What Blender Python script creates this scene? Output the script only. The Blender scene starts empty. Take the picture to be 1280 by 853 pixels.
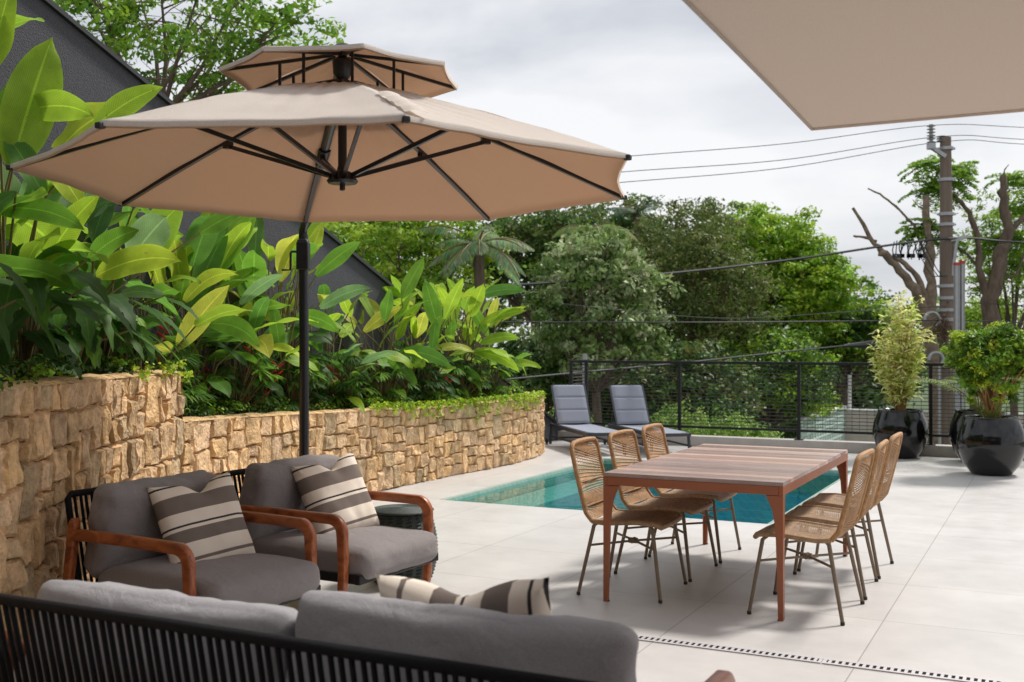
import bpy, bmesh, math, random
import numpy as np
from mathutils import Vector, Matrix
R = math.radians
scene = bpy.context.scene
C = scene.collection

# ------------------------------------------------------------------ camera, sky, sun
F, H0, HY = 1370.0, 1.52, 428.0
cam_d = bpy.data.cameras.new('camera'); cam = bpy.data.objects.new('camera', cam_d); C.objects.link(cam)
cam.location = (0, 0, H0); cam.rotation_euler = (R(90.06), 0, 0)
cam_d.sensor_width = 36; cam_d.lens = 36 * F / 1280
cam_d.clip_start = 0.05; cam_d.clip_end = 2000
cam_d.dof.use_dof = True; cam_d.dof.focus_distance = 6.8; cam_d.dof.aperture_fstop = 3.7
scene.camera = cam

SUN_EL, SUN_AZ = 52.0, 50.0        # azimuth from +Y towards +X
w = bpy.data.worlds.new('World'); scene.world = w; w.use_nodes = True
nt = w.node_tree; nt.nodes.clear()
def wn(t, **k):
    n = nt.nodes.new(t)
    for a, b in k.items(): setattr(n, a, b)
    return n
out = wn('ShaderNodeOutputWorld'); bg = wn('ShaderNodeBackground'); sky = wn('ShaderNodeTexSky')
sky.sky_type = 'NISHITA'; sky.sun_disc = False; sky.sun_elevation = R(SUN_EL); sky.sun_rotation = R(SUN_AZ)
sky.air_density = 1.0; sky.dust_density = 2.0
tc = wn('ShaderNodeTexCoord'); mp = wn('ShaderNodeMapping'); mp.inputs['Scale'].default_value = (1.1, 1.1, 3.6)
mp.inputs['Location'].default_value = (3.3, 0.4, 0.2)
nz = wn('ShaderNodeTexNoise'); nz.inputs['Scale'].default_value = 2.3; nz.inputs['Detail'].default_value = 6; nz.inputs['Roughness'].default_value = 0.5
nz.inputs['Distortion'].default_value = 0.35
cr = wn('ShaderNodeValToRGB')
cr.color_ramp.elements[0].position = 0.36; cr.color_ramp.elements[0].color = (3.25, 3.4, 3.7, 1)
cr.color_ramp.elements[1].position = 0.60; cr.color_ramp.elements[1].color = (5.3, 5.3, 5.35, 1)
mx = wn('ShaderNodeMix', data_type='RGBA'); mx.inputs[0].default_value = 0.93
nt.links.new(tc.outputs['Generated'], mp.inputs['Vector']); nt.links.new(mp.outputs[0], nz.inputs['Vector'])
nt.links.new(nz.outputs[0], cr.inputs[0]); nt.links.new(sky.outputs[0], mx.inputs[6]); nt.links.new(cr.outputs[0], mx.inputs[7])
nt.links.new(mx.outputs[2], bg.inputs[0]); nt.links.new(bg.outputs[0], out.inputs[0])
bg.inputs['Strength'].default_value = 0.1

sd = bpy.data.lights.new('sun', 'SUN'); sd.energy = 2.2; sd.angle = R(10); sd.color = (1, 0.955, 0.89)
sun = bpy.data.objects.new('sun', sd); C.objects.link(sun)
dirv = Vector((math.sin(R(SUN_AZ)) * math.cos(R(SUN_EL)), math.cos(R(SUN_AZ)) * math.cos(R(SUN_EL)), math.sin(R(SUN_EL))))
sun.rotation_euler = dirv.to_track_quat('Z', 'Y').to_euler(); sun.location = dirv * 50
vs = scene.view_settings; vs.view_transform = 'Standard'; vs.look = 'None'; vs.exposure = 0.85; vs.gamma = 1.0; vs.use_curve_mapping = False

# ------------------------------------------------------------------ helpers
AA = R(26.5)
U = Vector((math.sin(AA), math.cos(AA), 0)); V = Vector((math.cos(AA), -math.sin(AA), 0))
def P(v, u, z=0.0):                      # terrace frame -> world
    p = V * v + U * u; return Vector((p.x, p.y, z))
def at(px, py, Y):                       # point at distance Y seen at a pixel of the 1280 px photo
    return Vector(((px - 640) / F * Y, Y, H0 + (HY - py) / F * Y))

def tag(o, label=None, cat=None, group=None, kind=None):
    if label: o['label'] = label
    if cat: o['category'] = cat
    if group: o['group'] = group
    if kind: o['kind'] = kind
    return o
def empty(name, loc=(0, 0, 0), rz=0, label=None, cat=None, group=None):
    o = bpy.data.objects.new(name, None); C.objects.link(o); o.location = loc; o.rotation_euler = (0, 0, rz)
    o.empty_display_size = 0.1
    return tag(o, label, cat, group)
def copy_tree(o, parent=None):
    c = o.copy(); C.objects.link(c)
    if parent: c.parent = parent
    for ch in list(o.children): copy_tree(ch, c)
    return c

class MB:
    def __init__(s): s.v = []; s.f = []; s.t = None; s.tint = []; s.cur = (1, 1, 1)
    def col(s, c): s.cur = c; return s
    def add(s, vs, fs):
        b = len(s.v); s.v += [tuple(x) for x in vs]; s.f += [tuple(i + b for i in f) for f in fs]
        s.tint += [s.cur] * len(vs); return s
    def box(s, c, d, M=None, taper=1.0):
        x, y, z = d[0] / 2, d[1] / 2, d[2] / 2; c = Vector(c); vs = []
        for sz in (-1, 1):
            k = taper if sz > 0 else 1.0
            for sx, sy in ((-1, -1), (1, -1), (1, 1), (-1, 1)):
                p = Vector((sx * x * k, sy * y * k, sz * z))
                if M is not None: p = M @ p
                vs.append(p + c)
        return s.add(vs, [(3, 2, 1, 0), (4, 5, 6, 7), (0, 1, 5, 4), (1, 2, 6, 5), (2, 3, 7, 6), (3, 0, 4, 7)])
    def bar(s, a, b, wd, ht, up=(0, 0, 1)):           # rectangular bar between two points
        a = Vector(a); b = Vector(b); d = (b - a); L = d.length; d.normalize(); up = Vector(up)
        if abs(d.dot(up)) > 0.99: up = Vector((0, 1, 0))
        sx = d.cross(up).normalized(); uz = sx.cross(d).normalized()
        M = Matrix((sx, d, uz)).transposed()
        return s.box((a + b) / 2, (wd, L, ht), M)
    def tube(s, pts, rad, n=8, cap=True):
        pts = [Vector(p) for p in pts]
        if not hasattr(rad, '__len__'): rad = [rad] * len(pts)
        ring = []; prev = None; vs = []; fs = []
        for i, p in enumerate(pts):
            d = (pts[min(i + 1, len(pts) - 1)] - pts[max(i - 1, 0)])
            if d.length < 1e-9: d = Vector((0, 0, 1))
            d.normalize()
            if prev is None:
                a = d.cross(Vector((0, 0, 1)))
                if a.length < 0.05: a = d.cross(Vector((1, 0, 0)))
            else:
                a = prev - d * prev.dot(d)
                if a.length < 1e-6: a = d.orthogonal()
            a.normalize(); prev = a; b = d.cross(a)
            for k in range(n):
                t = 2 * math.pi * k / n
                vs.append(p + (a * math.cos(t) + b * math.sin(t)) * rad[i])
        for i in range(len(pts) - 1):
            for k in range(n):
                fs.append((i * n + k, i * n + (k + 1) % n, (i + 1) * n + (k + 1) % n, (i + 1) * n + k))
        if cap:
            fs.append(tuple(range(n - 1, -1, -1))); m = (len(pts) - 1) * n; fs.append(tuple(m + k for k in range(n)))
        return s.add(vs, fs)
    def lathe(s, prof, n=32, c=(0, 0, 0)):
        vs = []; fs = []
        for r, z in prof:
            for k in range(n):
                t = 2 * math.pi * k / n; vs.append((c[0] + r * math.cos(t), c[1] + r * math.sin(t), c[2] + z))
        for i in range(len(prof) - 1):
            for k in range(n):
                fs.append((i * n + k, i * n + (k + 1) % n, (i + 1) * n + (k + 1) % n, (i + 1) * n + k))
        return s.add(vs, fs)
    def prism(s, poly, t, f):        # poly: 2-D outline, f(a,b,c)->point, thickness t centred on 0
        n = len(poly); vs = [f(a, b, -t / 2) for a, b in poly] + [f(a, b, t / 2) for a, b in poly]
        fs = [tuple(range(n - 1, -1, -1)), tuple(range(n, 2 * n))]
        fs += [(i, (i + 1) % n, n + (i + 1) % n, n + i) for i in range(n)]
        return s.add(vs, fs)
    def grid(s, fn, nu, nv, flip=False):
        vs = [fn(i / nu, j / nv) for i in range(nu + 1) for j in range(nv + 1)]
        fs = []
        for i in range(nu):
            for j in range(nv):
                q = (i * (nv + 1) + j, (i + 1) * (nv + 1) + j, (i + 1) * (nv + 1) + j + 1, i * (nv + 1) + j + 1)
                fs.append(q[::-1] if flip else q)
        return s.add(vs, fs)
    def build(s, name, mat, parent=None, smooth=True, bevel=0, recalc=True, tint=False, seg=2):
        me = bpy.data.meshes.new(name); me.from_pydata(s.v, [], s.f); me.validate()
        if recalc:
            bm = bmesh.new(); bm.from_mesh(me); bmesh.ops.recalc_face_normals(bm, faces=bm.faces); bm.to_mesh(me); bm.free()
        if tint and len(me.vertices) == len(s.tint):
            at_ = me.attributes.new('tint', 'FLOAT_COLOR', 'POINT')
            at_.data.foreach_set('color', np.array([(c[0], c[1], c[2], 1) for c in s.tint], dtype=np.float32).ravel())
        me.materials.append(mat)
        o = bpy.data.objects.new(name, me); C.objects.link(o)
        if parent: o.parent = parent
        if bevel:
            m = o.modifiers.new('bevel', 'BEVEL'); m.width = bevel; m.segments = seg; m.limit_method = 'ANGLE'; m.angle_limit = R(40)
        if smooth:
            me.polygons.foreach_set('use_smooth', [True] * len(me.polygons))
            try: me.set_sharp_from_angle(angle=R(38))
            except Exception: pass
        return o

def np_mesh(name, verts, quads, tints, mat, parent=None, smooth=False):
    me = bpy.data.meshes.new(name); n = len(verts); m = len(quads); k = quads.shape[1]
    me.vertices.add(n); me.vertices.foreach_set('co', verts.astype(np.float32).ravel())
    me.loops.add(m * k); me.loops.foreach_set('vertex_index', quads.astype(np.int32).ravel())
    me.polygons.add(m); me.polygons.foreach_set('loop_start', (np.arange(m) * k).astype(np.int32))
    me.polygons.foreach_set('loop_total', np.full(m, k, dtype=np.int32))
    me.update(calc_edges=True)
    if smooth: me.polygons.foreach_set('use_smooth', np.ones(m, dtype=bool))
    a = me.attributes.new('tint', 'FLOAT_COLOR', 'POINT')
    cc = np.ones((n, 4), dtype=np.float32); cc[:, :3] = tints; a.data.foreach_set('color', cc.ravel())
    me.materials.append(mat)
    o = bpy.data.objects.new(name, me); C.objects.link(o)
    if parent: o.parent = parent
    return o

# ------------------------------------------------------------------ materials
def mat(name, color=(0.5, 0.5, 0.5), rough=0.6, metal=0.0, spec=0.5, var=0.0, vscale=8, bump=0.0, bscale=60, bdetail=4,
        tint=False, transl=0.0, stretch=None, coat=0.0, sheen=0.0, roughvar=0.0):
    m = bpy.data.materials.new(name); m.use_nodes = True; n = m.node_tree.nodes; l = m.node_tree.links
    b = n['Principled BSDF']; b.inputs['Base Color'].default_value = (*color, 1); b.inputs['Roughness'].default_value = rough
    b.inputs['Metallic'].default_value = metal; b.inputs['Specular IOR Level'].default_value = spec
    if coat: b.inputs['Coat Weight'].default_value = coat; b.inputs['Coat Roughness'].default_value = 0.08
    if sheen: b.inputs['Sheen Weight'].default_value = sheen; b.inputs['Sheen Roughness'].default_value = 0.5
    tcn = n.new('ShaderNodeTexCoord'); vec = tcn.outputs['Object']
    if stretch:
        mm = n.new('ShaderNodeMapping'); mm.inputs['Scale'].default_value = stretch; l.new(vec, mm.inputs[0]); vec = mm.outputs[0]
    colout = None
    if tint:
        a = n.new('ShaderNodeAttribute'); a.attribute_name = 'tint'
        mu = n.new('ShaderNodeMix'); mu.data_type = 'RGBA'; mu.blend_type = 'MULTIPLY'; mu.inputs[0].default_value = 1
        mu.inputs[6].default_value = (*color, 1); l.new(a.outputs['Color'], mu.inputs[7]); colout = mu.outputs[2]
    if var or roughvar:
        nn = n.new('ShaderNodeTexNoise'); nn.inputs['Scale'].default_value = vscale; nn.inputs['Detail'].default_value = 5
        nn.inputs['Roughness'].default_value = 0.65; l.new(vec, nn.inputs['Vector'])
        if var:
            mr = n.new('ShaderNodeMapRange'); mr.inputs[1].default_value = 0.3; mr.inputs[2].default_value = 0.7
            mr.inputs[3].default_value = 1 - var; mr.inputs[4].default_value = 1 + var; l.new(nn.outputs[0], mr.inputs[0])
            vm = n.new('ShaderNodeVectorMath'); vm.operation = 'SCALE'
            if colout: l.new(colout, vm.inputs[0])
            else: vm.inputs[0].default_value = color
            l.new(mr.outputs[0], vm.inputs['Scale']); colout = vm.outputs[0]
        if roughvar:
            mr2 = n.new('ShaderNodeMapRange'); mr2.inputs[3].default_value = max(0, rough - roughvar); mr2.inputs[4].default_value = min(1, rough + roughvar)
            l.new(nn.outputs[0], mr2.inputs[0]); l.new(mr2.outputs[0], b.inputs['Roughness'])
    if colout: l.new(colout, b.inputs['Base Color'])
    if bump:
        n2 = n.new('ShaderNodeTexNoise'); n2.inputs['Scale'].default_value = bscale; n2.inputs['Detail'].default_value = bdetail
        l.new(vec, n2.inputs['Vector'])
        bp = n.new('ShaderNodeBump'); bp.inputs['Strength'].default_value = bump; bp.inputs['Distance'].default_value = 0.01
        l.new(n2.outputs[0], bp.inputs['Height']); l.new(bp.outputs[0], b.inputs['Normal'])
    if transl:
        tr = n.new('ShaderNodeBsdfTranslucent'); ms = n.new('ShaderNodeMixShader'); ms.inputs[0].default_value = transl
        if colout: l.new(colout, tr.inputs[0])
        else: tr.inputs[0].default_value = (*color, 1)
        l.new(b.outputs[0], ms.inputs[1]); l.new(tr.outputs[0], ms.inputs[2]); l.new(ms.outputs[0], n['Material Output'].inputs[0])
    return m

def wood_mat(name, c1, c2, axis_scale=(1, 12, 12), rough=0.35):
    m = bpy.data.materials.new(name); m.use_nodes = True; n = m.node_tree.nodes; l = m.node_tree.links; b = n['Principled BSDF']
    t = n.new('ShaderNodeTexCoord'); mp_ = n.new('ShaderNodeMapping'); mp_.inputs['Scale'].default_value = axis_scale
    no = n.new('ShaderNodeTexNoise'); no.inputs['Scale'].default_value = 3.0; no.inputs['Detail'].default_value = 6; no.inputs['Distortion'].default_value = 1.2
    rp = n.new('ShaderNodeValToRGB'); rp.color_ramp.elements[0].position = 0.35; rp.color_ramp.elements[1].position = 0.62
    rp.color_ramp.elements[0].color = (*c1, 1); rp.color_ramp.elements[1].color = (*c2, 1)
    l.new(t.outputs['Object'], mp_.inputs[0]); l.new(mp_.outputs[0], no.inputs['Vector']); l.new(no.outputs[0], rp.inputs[0])
    l.new(rp.outputs[0], b.inputs['Base Color']); b.inputs['Roughness'].default_value = rough
    bp = n.new('ShaderNodeBump'); bp.inputs['Strength'].default_value = 0.15; bp.inputs['Distance'].default_value = 0.003
    l.new(no.outputs[0], bp.inputs['Height']); l.new(bp.outputs[0], b.inputs['Normal'])
    return m

def tile_mat():
    m = bpy.data.materials.new('porcelain_tile'); m.use_nodes = True; n = m.node_tree.nodes; l = m.node_tree.links; b = n['Principled BSDF']
    t = n.new('ShaderNodeTexCoord'); mp_ = n.new('ShaderNodeMapping'); mp_.inputs['Location'].default_value = (0.855, -0.35, 0)
    br = n.new('ShaderNodeTexBrick'); br.offset = 0; br.inputs['Scale'].default_value = 1; br.inputs['Brick Width'].default_value = 0.985; br.inputs['Row Height'].default_value = 0.985
    br.inputs['Mortar Size'].default_value = 0.003; br.inputs['Mortar Smooth'].default_value = 0.1; br.inputs['Bias'].default_value = 0
    br.inputs['Color1'].default_value = (0.535, 0.515, 0.50, 1); br.inputs['Color2'].default_value = (0.575, 0.555, 0.54, 1); br.inputs['Mortar'].default_value = (0.31, 0.29, 0.27, 1)
    no = n.new('ShaderNodeTexNoise'); no.inputs['Scale'].default_value = 1.3; no.inputs['Detail'].default_value = 8; no.inputs['Roughness'].default_value = 0.7
    mr = n.new('ShaderNodeMapRange'); mr.inputs[1].default_value = 0.3; mr.inputs[2].default_value = 0.7; mr.inputs[3].default_value = 0.86; mr.inputs[4].default_value = 1.08
    vm = n.new('ShaderNodeVectorMath'); vm.operation = 'SCALE'
    l.new(t.outputs['Object'], mp_.inputs[0]); l.new(mp_.outputs[0], br.inputs['Vector']); l.new(t.outputs['Object'], no.inputs['Vector'])
    l.new(no.outputs[0], mr.inputs[0]); l.new(br.outputs['Color'], vm.inputs[0]); l.new(mr.outputs[0], vm.inputs['Scale']); l.new(vm.outputs[0], b.inputs['Base Color'])
    no2 = n.new('ShaderNodeTexNoise'); no2.inputs['Scale'].default_value = 6; no2.inputs['Detail'].default_value = 6; l.new(t.outputs['Object'], no2.inputs['Vector'])
    mr2 = n.new('ShaderNodeMapRange'); mr2.inputs[3].default_value = 0.32; mr2.inputs[4].default_value = 0.55; l.new(no2.outputs[0], mr2.inputs[0]); l.new(mr2.outputs[0], b.inputs['Roughness'])
    bp = n.new('ShaderNodeBump'); bp.inputs['Strength'].default_value = 0.25; bp.inputs['Distance'].default_value = 0.003; bp.invert = True
    l.new(br.outputs['Fac'], bp.inputs['Height']); l.new(bp.outputs[0], b.inputs['Normal'])
    return m

def mosaic_mat(name, c1, c2, grout):
    m = bpy.data.materials.new(name); m.use_nodes = True; n = m.node_tree.nodes; l = m.node_tree.links; b = n['Principled BSDF']
    t = n.new('ShaderNodeTexCoord')
    # pick the two coordinates that lie in the face
    g = n.new('ShaderNodeNewGeometry'); sx = n.new('ShaderNodeSeparateXYZ'); l.new(t.outputs['Object'], sx.inputs[0])
    ad = n.new('ShaderNodeMath'); ad.operation = 'ADD'; l.new(sx.outputs[0], ad.inputs[0]); l.new(sx.outputs[2], ad.inputs[1])
    ad2 = n.new('ShaderNodeMath'); ad2.operation = 'ADD'; l.new(sx.outputs[1], ad2.inputs[0]); l.new(sx.outputs[2], ad2.inputs[1])
    cb = n.new('ShaderNodeCombineXYZ'); l.new(ad.outputs[0], cb.inputs[0]); l.new(ad2.outputs[0], cb.inputs[1])
    br = n.new('ShaderNodeTexBrick'); br.offset = 0; br.inputs['Scale'].default_value = 1; br.inputs['Brick Width'].default_value = 0.1; br.inputs['Row Height'].default_value = 0.1
    br.inputs['Mortar Size'].default_value = 0.004; br.inputs['Color1'].default_value = (*c1, 1); br.inputs['Color2'].default_value = (*c2, 1); br.inputs['Mortar'].default_value = (*grout, 1)
    l.new(cb.outputs[0], br.inputs['Vector']); l.new(br.outputs[0], b.inputs['Base Color']); b.inputs['Roughness'].default_value = 0.25
    return m

def water_mat():
    m = bpy.data.materials.new('pool_water'); m.use_nodes = True; n = m.node_tree.nodes; l = m.node_tree.links; n.remove(n['Principled BSDF'])
    o = n['Material Output']; t = n.new('ShaderNodeTexCoord'); no = n.new('ShaderNodeTexNoise'); no.inputs['Scale'].default_value = 5; no.inputs['Detail'].default_value = 3
    bp = n.new('ShaderNodeBump'); bp.inputs['Strength'].default_value = 0.22; bp.inputs['Distance'].default_value = 0.02
    l.new(t.outputs['Object'], no.inputs['Vector']); l.new(no.outputs[0], bp.inputs['Height'])
    fr = n.new('ShaderNodeFresnel'); fr.inputs[0].default_value = 1.33; l.new(bp.outputs[0], fr.inputs['Normal'])
    tr = n.new('ShaderNodeBsdfTransparent'); tr.inputs[0].default_value = (0.55, 0.95, 0.98, 1)
    gl = n.new('ShaderNodeBsdfGlossy'); gl.inputs['Roughness'].default_value = 0.02; l.new(bp.outputs[0], gl.inputs['Normal'])
    mx_ = n.new('ShaderNodeMixShader'); l.new(fr.outputs[0], mx_.inputs[0]); l.new(tr.outputs[0], mx_.inputs[1]); l.new(gl.outputs[0], mx_.inputs[2]); l.new(mx_.outputs[0], o.inputs[0])
    return m

def stripe_mat():
    # woven stripes across the pillow (local Z of the pillow)
    m = bpy.data.materials.new('striped_fabric'); m.use_nodes = True; n = m.node_tree.nodes; l = m.node_tree.links; b = n['Principled BSDF']
    t = n.new('ShaderNodeTexCoord'); s = n.new('ShaderNodeSeparateXYZ'); l.new(t.outputs['Object'], s.inputs[0])
    mr = n.new('ShaderNodeMapRange'); mr.inputs[1].default_value = -0.26; mr.inputs[2].default_value = 0.26; l.new(s.outputs[1], mr.inputs[0])
    r = n.new('ShaderNodeValToRGB'); r.color_ramp.interpolation = 'CONSTANT'; cr_ = r.color_ramp
    cream = (0.78, 0.69, 0.59, 1); tau = (0.19, 0.155, 0.135, 1); dk = (0.05, 0.042, 0.045, 1)
    st = [(0, cream), (0.15, tau), (0.18, cream), (0.33, tau), (0.46, cream), (0.49, dk), (0.51, cream), (0.63, tau), (0.80, cream), (0.90, dk), (0.92, cream), (0.975, dk)]
    cr_.elements[0].position = 0; cr_.elements[0].color = st[0][1]; cr_.elements[1].position = st[1][0]; cr_.elements[1].color = st[1][1]
    for p_, c_ in st[2:]:
        e = cr_.elements.new(p_); e.color = c_
    l.new(mr.outputs[0], r.inputs[0]); l.new(r.outputs[0], b.inputs['Base Color']); b.inputs['Roughness'].default_value = 0.9; b.inputs['Specular IOR Level'].default_value = 0.15
    wv = n.new('ShaderNodeTexNoise'); wv.inputs['Scale'].default_value = 260; l.new(t.outputs['Object'], wv.inputs['Vector'])
    bp = n.new('ShaderNodeBump'); bp.inputs['Strength'].default_value = 0.3; bp.inputs['Distance'].default_value = 0.004; l.new(wv.outputs[0], bp.inputs['Height']); l.new(bp.outputs[0], b.inputs['Normal'])
    return m

M = {}
M['tile'] = tile_mat()
M['kerb'] = mat('kerb_stone', (0.44, 0.41, 0.38), 0.6, var=0.12, vscale=4, bump=0.1, bscale=80)
M['charcoal'] = mat('charcoal_render', (0.066, 0.065, 0.076), 0.9, var=0.28, vscale=70, bump=1.0, bscale=90)
M['cap'] = mat('wall_capping', (0.025, 0.025, 0.028), 0.45)
M['stone'] = mat('sandstone', (0.66, 0.45, 0.235), 0.88, tint=True, var=0.34, vscale=13, bump=1.0, bscale=42, bdetail=12)
for n_ in M['stone'].node_tree.nodes:
    if n_.type == 'BUMP': n_.inputs['Distance'].default_value = 0.018
M['mortar'] = mat('wall_joint', (0.24, 0.165, 0.09), 0.95, bump=0.5, bscale=30)
M['soil'] = mat('soil', (0.03, 0.022, 0.015), 0.95, var=0.3, vscale=20, bump=0.8, bscale=30)
M['black_metal'] = mat('black_metal', (0.010, 0.010, 0.012), 0.45, spec=0.35)
M['dark_metal'] = mat('parasol_metal', (0.012, 0.012, 0.016), 0.32, spec=0.5)
M['wire'] = mat('steel_wire', (0.025, 0.025, 0.028), 0.45)
M['canopy'] = mat('parasol_fabric', (0.50, 0.385, 0.29), 0.9, var=0.04, vscale=300, bump=0.3, bscale=500, transl=0.36, spec=0.15)
def fabric(name, refl, trans, k):
    m_ = mat(name, refl, 0.9, var=0.10, vscale=160, bump=0.5, bscale=260, transl=k, spec=0.1)
    n_ = m_.node_tree.nodes; l_ = m_.node_tree.links
    tr_ = [x for x in n_ if x.type == 'BSDF_TRANSLUCENT'][0]
    for lk in list(l_):
        if lk.to_node == tr_: l_.remove(lk)
    tr_.inputs[0].default_value = (*trans, 1); return m_
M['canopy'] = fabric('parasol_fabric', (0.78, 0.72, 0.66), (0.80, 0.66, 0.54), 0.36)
M['awning'] = fabric('awning_fabric', (0.64, 0.585, 0.54), (0.66, 0.57, 0.50), 0.48)
M['wood'] = wood_mat('oiled_teak', (0.19, 0.045, 0.014), (0.42, 0.125, 0.038), (12, 2.0, 5), 0.34)
M['woodz'] = M['wood']
M['cushion'] = mat('grey_outdoor_fabric', (0.26, 0.235, 0.232), 0.95, spec=0.1, var=0.14, vscale=220, bump=0.45, bscale=380, sheen=0.15)
M['cushion_light'] = mat('slate_outdoor_fabric', (0.34, 0.33, 0.345), 0.95, spec=0.1, var=0.14, vscale=220, bump=0.45, bscale=380, sheen=0.15)
for k_ in ('cushion', 'cushion_light'):
    n_ = M[k_].node_tree.nodes; l_ = M[k_].node_tree.links; bp_ = [x for x in n_ if x.type == 'BUMP'][0]; tc_ = [x for x in n_ if x.type == 'TEX_COORD'][0]
    no_ = n_.new('ShaderNodeTexNoise'); no_.inputs['Scale'].default_value = 7; no_.inputs['Detail'].default_value = 4; no_.inputs['Distortion'].default_value = 1.6; l_.new(tc_.outputs['Object'], no_.inputs['Vector'])
    b2_ = n_.new('ShaderNodeBump'); b2_.inputs['Strength'].default_value = .28; b2_.inputs['Distance'].default_value = .03; l_.new(no_.outputs[0], b2_.inputs['Height']); l_.new(bp_.outputs[0], b2_.inputs['Normal']); l_.new(b2_.outputs[0], n_['Principled BSDF'].inputs['Normal'])
M['cord'] = mat('black_cord', (0.008, 0.008, 0.010), 0.8, spec=0.2, bump=0.6, bscale=300)
M['stripe'] = stripe_mat()
M['rattan'] = mat('honey_rattan', (0.42, 0.235, 0.105), 0.6, var=0.3, vscale=40, bump=0.4, bscale=200, spec=0.35)
M['rattan_seat'] = mat('brown_rattan', (0.36, 0.23, 0.13), 0.6, var=0.3, vscale=40, bump=0.4, bscale=200, spec=0.3)
M['chair_leg'] = mat('taupe_cord_tube', (0.21, 0.155, 0.105), 0.5, bump=0.4, bscale=240, var=0.1)
M['terracotta'] = mat('terracotta_metal', (0.31, 0.098, 0.042), 0.42, var=0.08, vscale=5)
M['rubber'] = mat('dark_rubber', (0.03, 0.028, 0.026), 0.7)
M['sling'] = mat('slate_sling', (0.27, 0.29, 0.35), 0.85, var=0.1, vscale=250, bump=0.3, bscale=400, spec=0.2)
M['anthracite'] = mat('anthracite_metal', (0.035, 0.037, 0.045), 0.4)
M['pot'] = mat('black_glaze', (0.004, 0.004, 0.005), 0.12, spec=0.45, coat=0.2, bump=0.05, bscale=12, roughvar=0.06, vscale=5)
M['wicker'] = mat('green_wicker', (0.03, 0.042, 0.034), 0.6, var=0.25, vscale=30, bump=0.4, bscale=120)
M['steel'] = mat('brushed_steel', (0.55, 0.53, 0.54), 0.5, metal=0.3, var=0.1, vscale=20)
M['leaf'] = mat('broad_leaf', (1, 1, 1), 0.5, tint=True, transl=0.52, spec=0.22, var=0.14, vscale=9)
def veins(m_):
    n_ = m_.node_tree.nodes; l_ = m_.node_tree.links; b = n_['Principled BSDF']; tr_ = [x for x in n_ if x.type == 'BSDF_TRANSLUCENT'][0]
    src = [lk.from_socket for lk in l_ if lk.to_node == tr_][0]
    a = n_.new('ShaderNodeAttribute'); a.attribute_name = 'blade'; sp_ = n_.new('ShaderNodeSeparateXYZ'); l_.new(a.outputs['Vector'], sp_.inputs[0])
    def mth(op, x, y=None, c=None):
        q = n_.new('ShaderNodeMath'); q.operation = op
        for i_, v_ in enumerate((x, y, c)):
            if v_ is None: continue
            if isinstance(v_, (int, float)): q.inputs[i_].default_value = v_
            else: l_.new(v_, q.inputs[i_])
        return q.outputs[0]
    ae = mth('ABSOLUTE', sp_.outputs[1]); wy = mth('MULTIPLY', mth('MULTIPLY', ae, sp_.outputs[2]), .55)
    ph = mth('MULTIPLY', mth('SUBTRACT', sp_.outputs[0], wy), 330.0); vn = mth('POWER', mth('MULTIPLY_ADD', mth('SINE', ph), .5, .5), 3.0)
    mid = mth('LESS_THAN', ae, .05)
    f_ = mth('ADD', mth('MULTIPLY_ADD', vn, -.20, 1.05), mth('MULTIPLY', mid, .55))
    ed = mth('MULTIPLY', mth('POWER', ae, 9.0), .25); f_ = mth('ADD', f_, ed)
    vm = n_.new('ShaderNodeVectorMath'); vm.operation = 'SCALE'; l_.new(src, vm.inputs[0]); l_.new(f_, vm.inputs['Scale'])
    # brown blemishes
    tc_ = n_.new('ShaderNodeTexCoord'); no = n_.new('ShaderNodeTexNoise'); no.inputs['Scale'].default_value = 22; no.inputs['Detail'].default_value = 4; l_.new(tc_.outputs['Object'], no.inputs['Vector'])
    mr = n_.new('ShaderNodeMapRange'); mr.inputs[1].default_value = .68; mr.inputs[2].default_value = .74; mr.inputs[4].default_value = .7; l_.new(no.outputs[0], mr.inputs[0])
    mx_ = n_.new('ShaderNodeMix'); mx_.data_type = 'RGBA'; l_.new(mr.outputs[0], mx_.inputs[0]); l_.new(vm.outputs[0], mx_.inputs[6]); mx_.inputs[7].default_value = (.20, .12, .04, 1)
    l_.new(mx_.outputs[2], b.inputs['Base Color']); l_.new(mx_.outputs[2], tr_.inputs[0])
    bp = n_.new('ShaderNodeBump'); bp.inputs['Strength'].default_value = .35; bp.inputs['Distance'].default_value = .004; l_.new(f_, bp.inputs['Height']); l_.new(bp.outputs[0], b.inputs['Normal'])
veins(M['leaf'])
M['leaf_fine'] = mat('fine_leaf', (1, 1, 1), 0.5, tint=True, transl=0.35, spec=0.3)
M['bark'] = mat('bark', (0.14, 0.10, 0.075), 0.9, var=0.4, vscale=9, bump=1.0, bscale=18, bdetail=8, stretch=(1, 1, 0.35))
M['cutbark'] = mat('pale_bark', (0.23, 0.17, 0.125), 0.9, var=0.4, vscale=7, bump=1.0, bscale=16, bdetail=8)
M['stem'] = mat('plant_stem', (0.16, 0.12, 0.04), 0.6)
M['flower'] = mat('red_bract', (0.55, 0.025, 0.012), 0.5, transl=0.2)
M['polewood'] = mat('weathered_pole', (0.17, 0.125, 0.10), 0.85, var=0.3, vscale=6, bump=0.6, bscale=20, stretch=(1, 1, 0.1))
M['galv'] = mat('galvanised', (0.38, 0.38, 0.40), 0.45, metal=0.5, var=0.1)
M['porcelain'] = mat('insulator', (0.30, 0.29, 0.30), 0.3)
M['cable'] = mat('cable', (0.03, 0.03, 0.035), 0.6)
M['render_wall'] = mat('beige_render', (0.60, 0.52, 0.46), 0.85, var=0.1, vscale=2)
M['mint'] = mat('mint_block', (0.66, 0.80, 0.73), 0.8, var=0.08)
M['white'] = mat('white_paint', (0.72, 0.72, 0.70), 0.6)
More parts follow.
